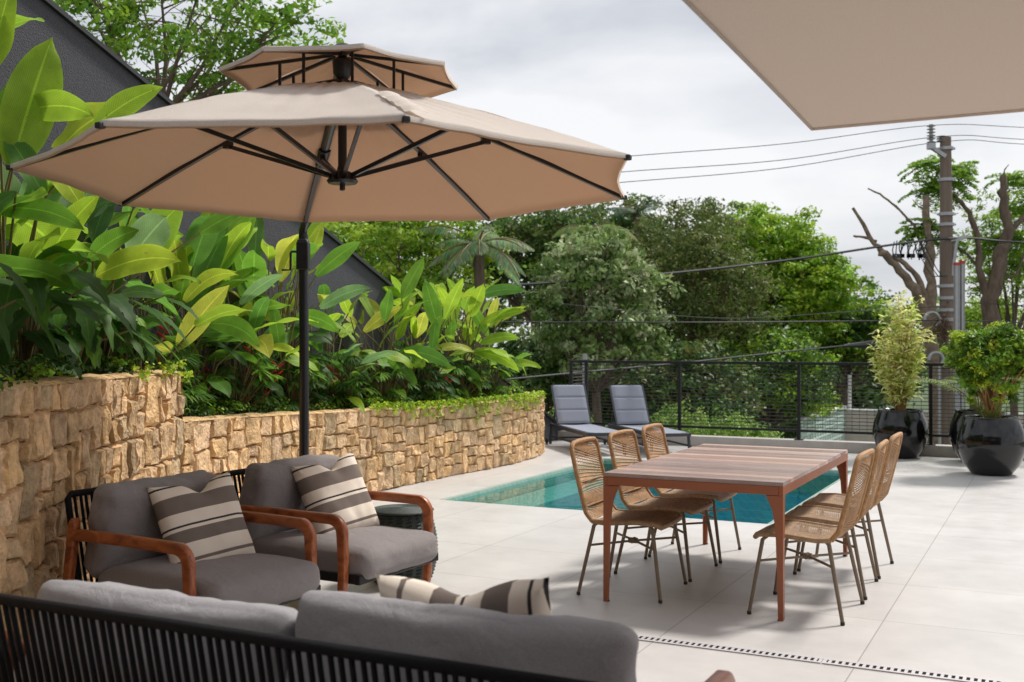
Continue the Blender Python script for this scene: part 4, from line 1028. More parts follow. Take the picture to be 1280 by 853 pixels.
hero_plant((-1.2, 12.5, .80), [(502, 373, 528, 326, 12.3, .1, .42, YG, .2), (548, 412, 532, 354, 12.2, .1, .40, YG, .2), (540, 440, 545, 400, 12.1, 0, .45, YG, .3), (468, 400, 425, 330, 12.2, .1, .22, MG, .3), (480, 398, 448, 372, 12.3, 0, .42, YG, .5), (455, 415, 500, 385, 12.1, 0, .38, YG, .5), (500, 440, 560, 462, 12.0, -.2, .32, YG, .8), (445, 430, 432, 490, 11.8, -.1, .55, BG, .5), (470, 448, 500, 472, 11.9, -.2, .25, YG, 1.0), (520, 480, 480, 440, 12.1, 0, .35, MG, .5)],
    'lime plant with two upright paddle leaves above the middle of the low wall', 35)
hero_plant((-.45, 13.8, .78), [(590, 372, 655, 366, 13.6, 0, .30, YG, .6), (600, 405, 655, 390, 13.5, 0, .26, YG, .5), (580, 385, 560, 350, 13.6, 0, .36, MG, .3), (600, 430, 648, 425, 13.4, -.1, .3, MG, .8), (590, 440, 645, 470, 13.3, -.2, .28, YG, 1.0), (575, 410, 535, 400, 13.5, 0, .32, YG, .6), (610, 420, 580, 372, 13.6, .1, .3, MG, .3), (560, 460, 600, 480, 13.3, -.1, .3, MG, .9)],
    'arching bright plant at the lounger end of the low wall', 36)
def philodendron(base, n, label, seed, toward):
    r = random.Random(seed); random.seed(seed); t_ = empty('philodendron', base, 0, label, 'plant', 'dark philodendrons in the raised beds'); lv = Leaves(); st = MB()
    for i in range(n):
        a = toward + r.uniform(-1.2, 1.2); h = r.uniform(.25, .65); sp_ = r.uniform(.1, .38); tip = Vector((sp_ * math.cos(a), sp_ * math.sin(a), h))
        st.tube([(0, 0, -.03), Vector((tip.x * .4, tip.y * .4, h * .75)), tip], [.012, .009, .006], 5, cap=False)
        c = r.choice(DG + [MG[2]]); k = r.uniform(.8, 1.4); c = tuple(x * k for x in c)
        lv.paddle(tip, (math.cos(a), math.sin(a), r.uniform(-.9, .1)), r.uniform(.35, .52), r.uniform(.15, .22), r.uniform(.8, 1.8), r.uniform(-.3, .3), c, shape='arrow', fold=.15, seg=24)
    lv.build('foliage', M['leaf'], t_); st.build('stem', M['stem'], t_)
tow = -AA
for i, (q, f, lb_) in enumerate(((3.3, .12, 'dark lobed philodendron at the far left of the tall wall'), (4.15, .10, 'dark philodendron hanging over the middle of the tall wall'), (4.9, .14, 'glossy dark philodendron above the tall wall, nearest its end'), (5.5, .25, 'small dark philodendron at the very end of the tall wall'))):
    philodendron(bed_pt(q, f, True), 13, lb_, 60 + i, tow)
# low bed clumps
specs = [(0.35, .55, 1.45, 22, .72, .24, (YG, MG, MG), 2, 'large green clump right behind the step in the stone wall'),
         (1.1, .60, 1.55, 22, .78, .25, (YG, MG, MG), 3, 'tall upright clump with red flowers left of the parasol pole'),
         (1.75, .5, 1.25, 18, .62, .21, (YG, MG, MG), 4, 'bushy clump with red flowers just left of the parasol pole'),
         (2.5, .70, 1.65, 17, .70, .23, (YG, YG, MG), 1, 'tall yellow green clump directly behind the parasol pole'),
         (3.2, .55, 1.10, 18, .58, .18, (YG, MG, BG), 2, 'blue green clump just right of the parasol pole'),
         (4.1, .55, 1.20, 18, .62, .18, (YG, YG, MG), 2, 'yellow green clump under the slope of the charcoal wall'),
         (5.0, .50, 1.25, 17, .62, .17, (YG, YG, MG), 1, 'upright bright clump in the middle of the low bed'),
         (5.7, .50, 1.30, 16, .62, .17, (YG, MG, YG), 1, 'bright clump second from the pool end of the bed'),
         (6.4, .55, 1.15, 17, .60, .16, (YG, YG, MG), 0, 'arching lime clump closest to the sun loungers')]
for i, (q, f, h, n, L_, W_, pal_, fl, lb_) in enumerate(specs):
    heliconia(bed_pt(q, f), h, int(n * 1.45), lb_, 100 + i, L=L_ * .78, W=W_ * .86, pal=pal_, spread=.42, flowers=fl)
# feathery low philodendrons (xanadu)
def xanadu(base, label, seed, s_=1.0):
    r = random.Random(seed); t_ = empty('cutleaf_plant', base, 0, label, 'plant', 'fine cut-leaf plants in the low bed'); lv = Leaves(); st = MB(); random.seed(seed)
    for i in range(52):
        a = r.uniform(0, 2 * math.pi); h = r.uniform(.10, .62) * s_; sp_ = r.uniform(.05, .34) * s_; tip = Vector((sp_ * math.cos(a), sp_ * math.sin(a), h)); st.tube([(0, 0, 0), tip], [.006, .004], 4, cap=False)
        c = r.choice(DG + MG[:3]); k = r.uniform(.7, 1.2); c = tuple(x * k for x in c)
        for j in range(9):
            b = a + (j - 4) * .32; d = (math.cos(b), math.sin(b), r.uniform(-.5, .2)); lv.paddle(tip, d, .17 * s_ * (1 - .05 * abs(j - 4)), .026, .7, 0, c, shape='lance', seg=4)
    lv.build('foliage', M['leaf'], t_); st.build('stem', M['stem'], t_)
wh = ['beside the end of the tall wall', 'just left of the parasol pole', 'behind the parasol pole', 'right of the parasol pole', 'below the lime leaves', 'halfway along the low wall', 'near the lounger end of the low wall', 'last before the bed ends']
for i, q in enumerate((.55, 1.5, 2.4, 3.2, 4.0, 4.8, 5.6, 6.3)):
    xanadu(bed_pt(q, .22), 'dark finely cut foliage plant ' + wh[i], 200 + i, 1.0)

# leaf clouds ------------------------------------------------------
def leaf_quads(pos, nrm, size, aspect, rng):
    n = len(pos); t1 = rng.normal(size=(n, 3)); nrm = nrm / (np.linalg.norm(nrm, axis=1, keepdims=True) + 1e-9)
    t1 -= nrm * (t1 * nrm).sum(1, keepdims=True); t1 /= (np.linalg.norm(t1, axis=1, keepdims=True) + 1e-9); t2 = np.cross(nrm, t1)
    s_ = size[:, None]; v = np.empty((n, 4, 3)); v[:, 0] = pos - t1 * s_ * .5; v[:, 1] = pos + t2 * s_ * aspect * .5 + nrm * s_ * .08
    v[:, 2] = pos + t1 * s_ * .5; v[:, 3] = pos - t2 * s_ * aspect * .5 + nrm * s_ * .08
    q = np.arange(n * 4).reshape(n, 4); return v.reshape(-1, 3), q
def cloud(name, centres, rads, per, size, aspect, cols, rng, mat_, parent=None, flat=.6, updir=.5, var=.35):
    ps, ns, cs = [], [], []
    for c, r_ in zip(centres, rads):
        d = rng.normal(size=(per, 3)); d /= np.linalg.norm(d, axis=1, keepdims=True); rad = rng.random(per)[:, None] ** .45
        p = c + d * rad * r_ * np.array([1, 1, flat]); n_ = d * .7 + rng.normal(size=(per, 3)) * .55 + np.array([0, 0, updir]); ps.append(p); ns.append(n_)
        base = np.array(cols[rng.integers(len(cols))]) * (1 + rng.uniform(-var, var) * .6)
        cs.append(base[None, :] * (1 + rng.uniform(-var, var, size=(per, 1))) * (1 + rng.uniform(-.12, .12, size=(per, 3))))
    ps = np.concatenate(ps); ns = np.concatenate(ns); cs = np.concatenate(cs).clip(0.005, .8)
    v, q = leaf_quads(ps, ns, size * rng.uniform(.6, 1.25, len(ps)), aspect, rng)
    return np_mesh(name, v, q, np.repeat(cs, 4, axis=0), mat_, parent)

# ground cover over the beds (stuff) and trailing ivy on the wall tops
rng = np.random.default_rng(5)
def groundcover(name, pa, ztop, q0, q1, dens, label, tall):
    cs = []; rs = []
    N = int((q1 - q0) * dens)
    for i in range(N):
        q = rng.uniform(q0, q1); f = rng.uniform(-.16, .9) ** 1.0; b_ = bed_pt(q, f, tall); cs.append([b_.x, b_.y, b_.z + rng.uniform(.02, .14)]); rs.append(rng.uniform(.05, .12))
    o = cloud(name, np.array(cs), rs, 26, .035, .65, [(.30, .46, .04), (.18, .34, .03), (.07, .15, .03), (.05, .11, .025)], rng, M['leaf_fine'], flat=.5)
    return tag(o, label, 'ground cover', kind='stuff')
groundcover('ground_cover', tall_pa, tall_z, 0.5, S_T - .05, 75, 'small leaved creeping ground cover along the tall wall top', True)
groundcover('ground_cover', low_pa, low_z, 0.05, low_pa.L - 1.0, 85, 'bright trailing ground cover along the low wall top', False)
# trailing sprays over the stone edge
def ivy(name, pa, ztop, qs, label, seed):
    r = np.random.default_rng(seed); cs = []; rs = []
    for q, dn in qs:
        p, nrm = pa.at(q)
        for k in range(int(3 + dn * 22)):
            z = ztop(q) + .06 - dn * r.random() ** 1.6; pp = p + nrm * (.07 + .03 * r.random()) + Vector((nrm.y, -nrm.x, 0)) * r.normal() * .07
            cs.append([pp.x, pp.y, z]); rs.append(.035)
    return tag(cloud(name, np.array(cs), rs, 7, .035, .7, [(.45, .60, .04), (.34, .50, .04)], r, M['leaf_fine'], flat=.8), label, 'creeper', kind='stuff')
ivy('creeper', low_pa, low_z, [(q, d) for q, d in zip(np.arange(3.2, 7.3, .05), rng.uniform(.02, .12, 90) + (rng.random(90) > .8) * .14)], 'lime creeper spilling over the low stone wall', 8)
ivy('creeper', tall_pa, tall_z, [(4.9, .06), (5.0, .1), (5.35, .12), (5.5, .1), (5.72, .2), (5.4, .06)], 'thin creeper strands over the corner of the tall wall', 9)

# ------------------------------------------------------------------ trees
def tree(name, base, crown_c, rad, label, seed, cols, lobes=9, clumps=26, per=46, leaf=.16, aspect=.5, limb=.14, flat=.55, clump_r=.42, updir=.6, group='trees beyond the terrace', cat='tree', shell=.35, lobe_r=.5, loc_lobes=None, show_limbs=True):
    r = np.random.default_rng(seed); t_ = empty(name, base, 0, label, cat, group)
    b = np.array(base, float); cc = np.array(crown_c, float) - b; rad = np.array(rad, float); centres = []; rs = []
    lob = []
    for i in range(lobes):
        g = (i + .5) / lobes; th = i * 2.39996; z = 1 - 1.75 * g; rr = math.sqrt(max(0, 1 - z * z))
        d = np.array([rr * math.cos(th), rr * math.sin(th), z]) * r.uniform(.55, .8); lob.append(cc + d * rad)
    if loc_lobes: lob += [np.array(l) - b for l in loc_lobes]
    for lc in lob:
        lr = rad * lobe_r * r.uniform(.8, 1.15)
        for k in range(clumps):
            d = r.normal(size=3); d /= np.linalg.norm(d); d[2] = d[2] * .8 + .15
            centres.append(lc + d * lr * r.uniform(shell, 1.0)); rs.append(clump_r * r.uniform(.6, 1.2))
    cloud('crown', centres, rs, per, leaf, aspect, cols, r, M['leaf_fine'], t_, flat=flat, updir=updir)
    m = MB(); fork = Vector((cc[0] * .6, cc[1] * .6, max(cc[2] - rad[2] * 1.0, cc[2] * .45)))
    m.tube([(0, 0, -.1), fork * .5 + Vector((.08, 0, 0)), fork], [limb * 1.5, limb * 1.1, limb * .95], 9); m.build('trunk', M['bark'], t_)
    m = MB(); rr = random.Random(seed)
    for lc in lob:
        e = Vector(lc); mid = fork.lerp(e, .5) + Vector((rr.uniform(-.15, .15), rr.uniform(-.15, .15), -.1 * rad[2])); m.tube([fork, mid, e], [limb * .6, limb * .38, limb * .12], 6, cap=False)
        for k in range(5):
            d = Vector((rr.uniform(-1, 1), rr.uniform(-1, 1), rr.uniform(-.2, 1))).normalized() * rad[0] * lobe_r * .8; q_ = mid.lerp(e, rr.uniform(.2, 1)); m.tube([q_, q_ + d * .5 + Vector((0, 0, .05)), q_ + d], [limb * .2, limb * .12, limb * .04], 4, cap=False)
    m.build('limb', M['bark'], t_, recalc=False)
    return t_
def gp(px, Y): return Vector(((px - 640) / F * Y, Y, -3.4))
LIME = [(.25, .40, .03), (.31, .47, .04), (.17, .31, .03), (.36, .50, .05)]
OLIVE = [(.11, .16, .04), (.15, .20, .05), (.19, .23, .06)]
GREY = [(.26, .36, .12), (.34, .44, .19), (.17, .27, .07), (.44, .51, .28)]
DARK = [(.06, .13, .03), (.08, .16, .035), (.10, .19, .04)]
FRESH = [(.25, .43, .03), (.34, .52, .04), (.17, .32, .025), (.42, .58, .05)]
c = at(215, 30, 15.5); tree('tree', gp(180, 15.5), c, (2.0, 1.8, 1.35), 'airy tree with thin branches rising behind the charcoal wall', 1, [(.20, .36, .03), (.26, .44, .04), (.12, .25, .025), (.15, .3, .03)], lobes=12, clumps=14, per=34, leaf=.12, aspect=.48, clump_r=.34, flat=.45, limb=.07, lobe_r=.5, shell=.2, loc_lobes=[at(345, 28, 15.3), at(120, -10, 15), at(300, 70, 15.6), at(235, 100, 15.8)])
c = at(495, 335, 22); tree('tree', gp(490, 22), c, (2.3, 1.8, 1.6), 'lime green tree just behind the sloping charcoal wall', 2, LIME, lobes=12, clumps=28, per=44, leaf=.13, clump_r=.36, flat=.38, limb=.1)
c = at(440, 300, 27); tree('tree', gp(430, 27), c, (2.6, 2, 1.7), 'green tree behind the parasol pole', 12, LIME[:3] + DARK, lobes=12, clumps=28, per=40, leaf=.15, clump_r=.4, flat=.45, limb=.1)
c = at(745, 385, 24); tree('tree', gp(745, 24), c, (1.6, 1.5, 1.85), 'silvery green large leaved tree behind the loungers', 3, GREY, lobes=16, clumps=24, per=40, leaf=.155, aspect=.5, clump_r=.25, flat=.7, limb=.1, updir=.35)
c = at(668, 325, 33); tree('tree', gp(668, 33), c, (2.6, 2, 1.9), 'deep green tree behind the palm and the silvery tree', 17, DARK + LIME[2:3] + OLIVE, lobes=14, clumps=26, per=42, leaf=.17, clump_r=.5, flat=.5, limb=.12)
c = at(770, 310, 36); tree('tree', gp(770, 36), c, (2.6, 2, 1.6), 'dark tree forming the ridge behind the silvery tree', 18, OLIVE + DARK, lobes=14, clumps=26, per=42, leaf=.18, clump_r=.5, flat=.5, limb=.12)
c = at(700, 480, 26); tree('tree', gp(700, 26), c, (1.6, 1.3, 1.4), 'dark tree low behind the loungers', 13, DARK + GREY[:1], lobes=10, clumps=24, per=34, leaf=.17, clump_r=.3, flat=.7, limb=.1)
c = at(862, 372, 31); tree('tree', gp(860, 31), c, (2.3, 2.0, 2.6), 'dull olive tree between the silvery and the bright green trees', 4, OLIVE, lobes=18, clumps=30, per=50, leaf=.13, clump_r=.42, flat=.6, limb=.14, updir=.3)
c = at(955, 370, 38); tree('tree', gp(955, 38), c, (3.0, 2.6, 2.9), 'tall bright green dome shaped tree in the middle distance', 5, FRESH, lobes=24, clumps=46, per=48, leaf=.17, clump_r=.48, flat=.42, limb=.2, shell=.55, lobe_r=.42, loc_lobes=[at(925, 290, 37), at(1030, 350, 37), at(975, 305, 38)])
c = at(1055, 425, 40); tree('tree', gp(1055, 40), c, (2.2, 2.2, 1.8), 'green tree right of the tall dome shaped one', 6, FRESH[:3] + DARK, lobes=14, clumps=26, per=44, leaf=.18, clump_r=.5, flat=.4, limb=.15, loc_lobes=[at(1085, 400, 40)])
c = at(960, 475, 30); tree('tree', gp(960, 30), c, (1.9, 1.7, 1.3), 'bright green tree low behind the railing', 14, FRESH[:3] + DARK, lobes=14, clumps=26, per=40, leaf=.15, clump_r=.40, flat=.5, limb=.12)
c = at(840, 500, 26); tree('tree', gp(840, 26), c, (2.2, 1.5, 1.3), 'dark tree behind the railing beside the table', 15, DARK + OLIVE, lobes=14, clumps=26, per=40, leaf=.15, clump_r=.38, flat=.55, limb=.12)
c = at(1265, 330, 30); tree('tree', gp(1265, 30), c, (1.3, 1.4, 2.3), 'light green feathery tree at the right edge', 7, LIME, lobes=12, clumps=18, per=34, leaf=.14, aspect=.35, clump_r=.36, flat=.35, limb=.1)
c = at(1215, 425, 34); tree('tree', gp(1215, 34), c, (2.4, 1.6, 1.5), 'low light green tree behind the utility pole', 8, LIME[:3], lobes=12, clumps=22, per=36, leaf=.16, clump_r=.4, flat=.4, limb=.1)
c = at(1080, 470, 50); tree('tree', gp(1080, 50), c, (3.5, 2.6, 1.9), 'far dark green tree at the end of the street', 16, DARK + FRESH[:1], lobes=12, clumps=24, per=40, leaf=.22, clump_r=.6, flat=.5, limb=.15)
# far woodland: one mass
r = np.random.default_rng(77); cs = []; rs = []
for i in range(900):
    x = r.uniform(-14, 15); Yd = r.uniform(44, 52); topy = 330 - 25 * math.sin(x * .3) if x < 8 else 400 + (x - 8) * 3
    zt = H0 + (HY - topy) / F * Yd; cs.append([x * 1.1, Yd, r.uniform(-3.3, zt)]); rs.append(r.uniform(.6, 1.1))
tag(cloud('woodland', np.array(cs), rs, 60, .30, .55, DARK + OLIVE + [(.06, .12, .03)], r, M['leaf_fine'], flat=.7), 'distant dark green wood behind the nearer trees', 'woodland', kind='stuff')

def palm(base, top, n, L_, label, seed, col, droop=1.3):
    r = random.Random(seed); t_ = empty('palm_tree', base, 0, label, 'palm', 'trees beyond the terrace'); b = Vector(base); tp = Vector(top) - b
    m = MB(); m.tube([(0, 0, -.1), tp * .5 + Vector((.1, 0, 0)), tp], [.16, .12, .1], 9); m.build('trunk', M['bark'], t_)
    lv = Leaves(); random.seed(seed); st = MB()
    for i in range(n):
        a = 2 * math.pi * i / n + r.uniform(-.2, .2); el = r.uniform(-.1, 1.2); d = Vector((math.cos(a), math.sin(a), el)).normalized(); p = tp.copy(); pts = [p.copy()]; N = 12; k = r.uniform(.8, 1.15)
        for j in range(N):
            d = (d + Vector((0, 0, -droop / N))).normalized(); p = p + d * L_ * k / N; pts.append(p.copy())
            sd = d.cross(Vector((0, 0, 1))).normalized(); 
            for s_ in (-1, 1):
                for h in range(3):
                    q = pts[-2].lerp(p, h / 3); dd = sd * s_ + d * .6 + Vector((0, 0, -.75 + .5 * r.random())); lv.paddle(q, dd, L_ * .26 * math.sin(math.pi * min(.97, (j + h / 3) / N * .85 + .12)), .024, 1.0, 0, tuple(x * r.uniform(.7, 1.3) for x in col), shape='lance', seg=3)
        st.tube(pts, [.02 * (1 - .8 * j / N) + .004 for j in range(N + 1)], 5, cap=False)
    lv.build('fronds', M['leaf'], t_); st.build('frond_stalk', M['stem'], t_)
palm(gp(598, 20.6), at(598, 306, 20.6), 17, 1.2, 'grey green palm peeping over the planting left of centre', 4, (.27, .38, .20))
palm(gp(735, 28), at(738, 290, 28), 15, 1.3, 'feathery palm crown above the silvery tree', 5, (.24, .34, .10), droop=1.8)
palm(gp(795, 34), at(795, 268, 34), 9, .95, 'spiky young palm top sticking out of the tree line', 6, (.10, .17, .10), droop=1.0)

# bushes seen just over the kerb behind the railing
def bush(base, rad, label, seed, cols, leaf=.07):
    r = np.random.default_rng(seed); t_ = empty('bush', base, 0, label, 'bush', 'bushes behind the railing'); cs = []; rs = []
    for k in range(60):
        a = r.uniform(0, 2 * math.pi); q = r.random() ** .5; h = r.random() ** .6 * (1 - q * .5); cs.append([math.cos(a) * q * rad[0], math.sin(a) * q * rad[1], h * rad[2]]); rs.append(.12 * r.uniform(.6, 1.3))
    cloud('foliage', np.array(cs), rs, 30, leaf, .4, cols, r, M['leaf_fine'], t_, flat=1.2)
    m = MB()
    for k in range(7): e = cs[k]; m.tube([(0, 0, -.2), (e[0] * .5, e[1] * .5, e[2] * .6), e], [.015, .01, .004], 5, cap=False)
    m.build('stem', M['bark'], t_, recalc=False)
for i, (px, py, Yd, rx, rz_, lb_) in enumerate(((905, 548, 17.6, .55, .55, 'pale green shrub rising behind the railing in the centre'), (940, 552, 17.2, .45, .35, 'low pale shrub behind the railing near the table corner'), (880, 552, 17.8, .5, .35, 'light shrub behind the railing left of the tallest one'), (850, 540, 18.5, .5, .6, 'lime shrub behind the railing near the loungers'), (712, 540, 18.6, .4, .6, 'bright shrub beside the end of the sloping wall'))):
    p = at(px, py, Yd); p.z -= .2; bush(p, (rx, .4, rz_ + .2), lb_, 300 + i, [(.26, .40, .08), (.34, .50, .11), (.18, .32, .06)])

# pruned trees by the utility pole
def limbs_tree(base, branches, label, seed, sprays=(), cat='tree', mt='cutbark', knob=True):
    t_ = empty('pruned_tree', base, 0, label, cat, 'pruned street trees'); b = Vector(base); r = random.Random(seed)
    first_ = True
    for pts, r0, r1 in branches:
        pp = [Vector(p) - b for p in pts]; q = []
        for i in range(len(pp) - 1):
            for k in range(4): t1 = k / 4; j = Vector((r.uniform(-1, 1), r.uniform(-1, 1), r.uniform(-1, 1))) * r0 * .18; q.append(pp[i].lerp(pp[i + 1], t1) + (j if (k or i) else Vector((0, 0, 0))))
        q.append(pp[-1]); n = len(q); rad = [.74 * (r0 + (r1 - r0) * i / (n - 1)) * r.uniform(.85, 1.17) for i in range(n)]
        m = MB(); m.tube(q, rad, 10); m.build('trunk' if first_ else 'limb', M[mt], t_); first_ = False
    if sprays:
        rr = np.random.default_rng(seed); P_, N_, S_ = [], [], []
        for p, n_, L_ in sprays:
            p = np.array(Vector(p) - b)
            for k in range(int(n_ * 1.7)):
                a = rr.uniform(0, 6.28); d = np.array([math.cos(a), math.sin(a) * .6, rr.uniform(-.35, .45)]); d /= np.linalg.norm(d); pos = p.copy() + rr.normal(size=3) * .08; N = 14
                for j in range(N):
                    d = d + np.array([0, 0, -.055]); d /= np.linalg.norm(d); pos = pos + d * L_ / N; sd = np.cross(d, [0, 0, 1.0]); sd /= np.linalg.norm(sd)
                    w_ = L_ * .26 * math.sin(math.pi * min(.95, j / N * .8 + .2))
                    for s_ in (-1, 1):
                        for h in (.3, .62, .95): P_.append(pos + sd * s_ * w_ * h + np.array([0, 0, -.03 * h]) + rr.normal(size=3) * .012); N_.append(np.array([0, 0, 1.0]) + rr.normal(size=3) * .35); S_.append(.11)
        v, q = leaf_quads(np.array(P_), np.array(N_), np.array(S_) * rr.uniform(.7, 1.3, len(S_)), .55, rr)
        cc = np.array([(.28, .46, .06)]) * rr.uniform(.6, 1.3, (len(P_), 1)); np_mesh('foliage', v, q, np.repeat(cc, 4, axis=0), M['leaf_fine'], t_)
    return t_
Yt = 27.5
A_ = lambda px, py, dy=0: at(px, py, Yt + dy)
limbs_tree(gp(1172, Yt), [([gp(1172, Yt), A_(1171, 470), A_(1160, 395), A_(1163, 340), A_(1158, 245)], .32, .10),
    ([A_(1160, 392), A_(1143, 362), A_(1118, 330), A_(1103, 315), A_(1093, 305), A_(1066, 260)], .20, .045),
    ([A_(1162, 385), A_(1146, 345), A_(1125, 325), A_(1098, 318)], .11, .06),
    ([A_(1096, 302), A_(1082, 297), A_(1067, 295)], .05, .04),
    ([A_(1160, 330, .3), A_(1143, 282, .3), A_(1120, 258, .3), A_(1100, 243, .3), A_(1085, 236, .3)], .05, .025),
    ([A_(1158, 262), A_(1148, 258), A_(1141, 250)], .02, .012)],
    'grey pruned tree with bare sawn limbs left of the utility pole', 5,
    sprays=[(A_(1158, 205, .4), 9, .75), (A_(1165, 235, .5), 11, .8), (A_(1180, 225, .5), 10, .85), (A_(1160, 280, .4), 9, .7), (A_(1150, 290, .4), 6, .6), (A_(1190, 300, .5), 7, .7), (A_(1195, 210, .6), 9, .7)])
limbs_tree(gp(1238, Yt), [([gp(1238, Yt), A_(1240, 450), A_(1238, 378), A_(1252, 318), A_(1260, 290), A_(1254, 250), A_(1254, 220)], .30, .12),
    ([A_(1236, 378), A_(1224, 335), A_(1222, 295), A_(1212, 265), A_(1192, 242)], .14, .06),
    ([A_(1222, 333), A_(1210, 318), A_(1198, 312)], .05, .03),
    ([A_(1260, 292), A_(1272, 280), A_(1290, 262)], .12, .08),
    ([A_(1254, 222), A_(1256, 212), A_(1261, 206)], .03, .012),
    ([A_(1245, 350), A_(1270, 345), A_(1288, 300)], .06, .04)],
    'thick barked pruned tree with upright stump limbs right of the utility pole', 6,
    sprays=[(A_(1270, 225, .6), 9, .75), (A_(1275, 260, .6), 9, .8), (A_(1250, 300, 1), 8, .8), (A_(1275, 300, .6), 8, .8), (A_(1278, 330, .8), 8, .9)], mt='bark')

# ------------------------------------------------------------------ utility pole and cables
YP = 26.0
pl = empty('utility_pole', gp(1184, YP), 0, 'weathered round utility pole with insulators on top', 'utility pole'); b = Vector(pl.location)
L = lambda px, py, dy=0: at(px, py, YP + dy) - b
m = MB(); m.tube([(0, 0, 0), L(1184, 430), L(1182, 172)], [.22, .175, .125], 16); m.build('shaft', M['polewood'], pl)
for py in (186, 225, 268, 281, 358, 373, 388, 400):
    m = MB(); p = L(1183, py); r_ = .14 + .04 * (py - 172) / 260; m.lathe([(r_, -.04), (r_ + .02, -.035), (r_ + .02, .035), (r_, .04)], 16, tuple(p)); m.box(p + Vector((r_ + .03, 0, 0)), (.07, .04, .05)); m.box(p + Vector((-r_ - .03, 0, 0)), (.07, .04, .05)); m.build('clamp', M['galv'], pl)
m = MB(); m.bar(L(1164, 184, -.1), L(1182, 196, -.1), .09, .09); m.box(L(1164, 183, -.1), (.16, .16, .14)); m.build('bracket', M['galv'], pl)
for px, py0, py1 in ((1164, 180, 156), (1177, 178, 170)):
    m = MB(); c0 = L(px, py0, -.1 if px < 1170 else 0); hgt = (py0 - py1) / F * YP; prof = [(.03, 0)]
    n = 6 if hgt > .3 else 3
    for k in range(n): z = hgt * (k + .3) / n; prof += [(.045, z), (.10 if n > 3 else .12, z + .012), (.10 if n > 3 else .12, z + .022), (.045, z + .034)]
    prof += [(.05, hgt), (.001, hgt + .01)]; m.lathe(prof, 16, tuple(c0)); m.build('insulator', M['porcelain'], pl)
m = MB(); m.tube([L(1197, 300, -.1), L(1195, 305, -.1), L(1190, 345, -.1)], .05, 8); m.bar(L(1188, 300, -.1), L(1208, 297, -.1), .08, .08); m.build('conduit', M['galv'], pl)
m = MB(); rr = random.Random(9)
for k in range(14):
    x0 = 1118 + k * 3.2; p0 = L(x0, 302 + rr.uniform(-1, 2), -.3); x1 = x0 + rr.uniform(-6, 9); m.tube([p0, L((x0 + x1) / 2 - 2, 312 + rr.uniform(0, 6), -.3), L(x1, 320 + rr.uniform(0, 6), -.3)], .014, 5); m.box(L(x1, 320, -.3), (.07, .06, .09))
for a_, b_, c__ in ((1143, 1158, 1183), (1150, 1165, 1184), (1155, 1170, 1182)): m.tube([L(a_, 305, -.3), L(b_, 335, -.3), L(b_ + 8, 346, -.25), L(c__, 345, -.2)], .012, 5)
m.build('wiring', M['cable'], pl)
m = MB(); nrr = random.Random(4)
for k in range(220):
    c0 = L(1176 + nrr.gauss(0, 5), 408 + nrr.gauss(0, 8), -.3 + nrr.gauss(0, .06)); d = Vector((nrr.uniform(-1, 1), nrr.uniform(-1, 1), nrr.uniform(-1.3, .4))) * .16; m.tube([c0, c0 + d * .5 + Vector((0, 0, .03)), c0 + d], .007, 3, cap=False)
o = m.build('dry_epiphyte', mat('dry_roots', (.14, .085, .055), .9), None, recalc=False); o.location = b; tag(o, 'tangle of dry brown roots clinging to the utility pole', 'epiphyte')
for k in range(2):
    m = MB(); c0 = at(1165 if k == 0 else 1170, 400 if k == 0 else 450, YP - .3); pts = [c0 + Vector((.17 * math.cos(a), 0, .17 * math.sin(a))) for a in [R(-60 + 22 * j) for j in range(12)]]; pts = pts if k == 0 else [pts[0] + Vector((0, 0, -2.0))] + pts
    m.tube([p_ - b for p_ in pts], .04, 8); m.build('conduit_hook', M['galv'], pl)
def cable(pts, r_, label, n=14):
    m = MB(); pts = [Vector(p) for p in pts]; out_ = []
    # catmull through points
    ext = [pts[0] * 2 - pts[1]] + pts + [pts[-1] * 2 - pts[-2]]
    for i in range(1, len(ext) - 2):
        for k in range(n):
            t1 = k / n; a, b1, c1, d1 = ext[i - 1], ext[i], ext[i + 1], ext[i + 2]
            out_.append(.5 * (2 * b1 + (c1 - a) * t1 + (2 * a - 5 * b1 + 4 * c1 - d1) * t1 ** 2 + (3 * b1 - a - 3 * c1 + d1) * t1 ** 3))
    out_.append(pts[-1]); m.tube(out_, r_, 5); return tag(m.build('power_cable', M['cable']), label, 'cable', 'overhead cables')
cable([at(300, 232, 23), at(560, 216, 24), at(780, 196, 25), at(980, 180, 25.5), at(1164, 157, YP - .1), at(1290, 160, 27), at(1600, 175, 30)], .009, 'topmost thin wire running to the tall insulator')
cable([at(300, 245, 23), at(560, 234, 24), at(780, 215, 25), at(980, 200, 25.5), at(1175, 171, YP - .1), at(1290, 175, 27), at(1600, 190, 30)], .009, 'second thin wire from the top of the pole')
cable([at(300, 256, 23), at(560, 246, 24), at(780, 228, 25), at(980, 210, 25.5), at(1182, 177, YP), at(1290, 181, 27), at(1600, 197, 30)], .009, 'third thin wire from the top of the pole')
cable([at(380, 368, 21), at(530, 363, 22), at(780, 347, 23.5), at(980, 326, 25), at(1178, 299, YP - .25), at(1290, 304, 27), at(1600, 320, 30)], .028, 'thick sagging cable crossing in front of the trees above the parasol side')
cable([at(560, 402, 21), at(700, 403, 21.5), at(900, 403, 22), at(1182, 401, YP - .2), at(1290, 404, 27)], .014, 'level thin cable just above the railing')
cable([at(600, 478, 19), at(700, 468, 20), at(860, 453, 22), at(980, 440, 24), at(1060, 432, 25)], .018, 'dark cable dipping behind the railing top')
m = MB(); m.tube([at(1055, 432.5, 25), at(1090, 431, 25.5), at(1182, 418, YP)], [.035, .10, .04], 7); tag(m.build('power_cable', M['cable']), 'thick black cable bundle left of the utility pole', 'cable', 'overhead cables')
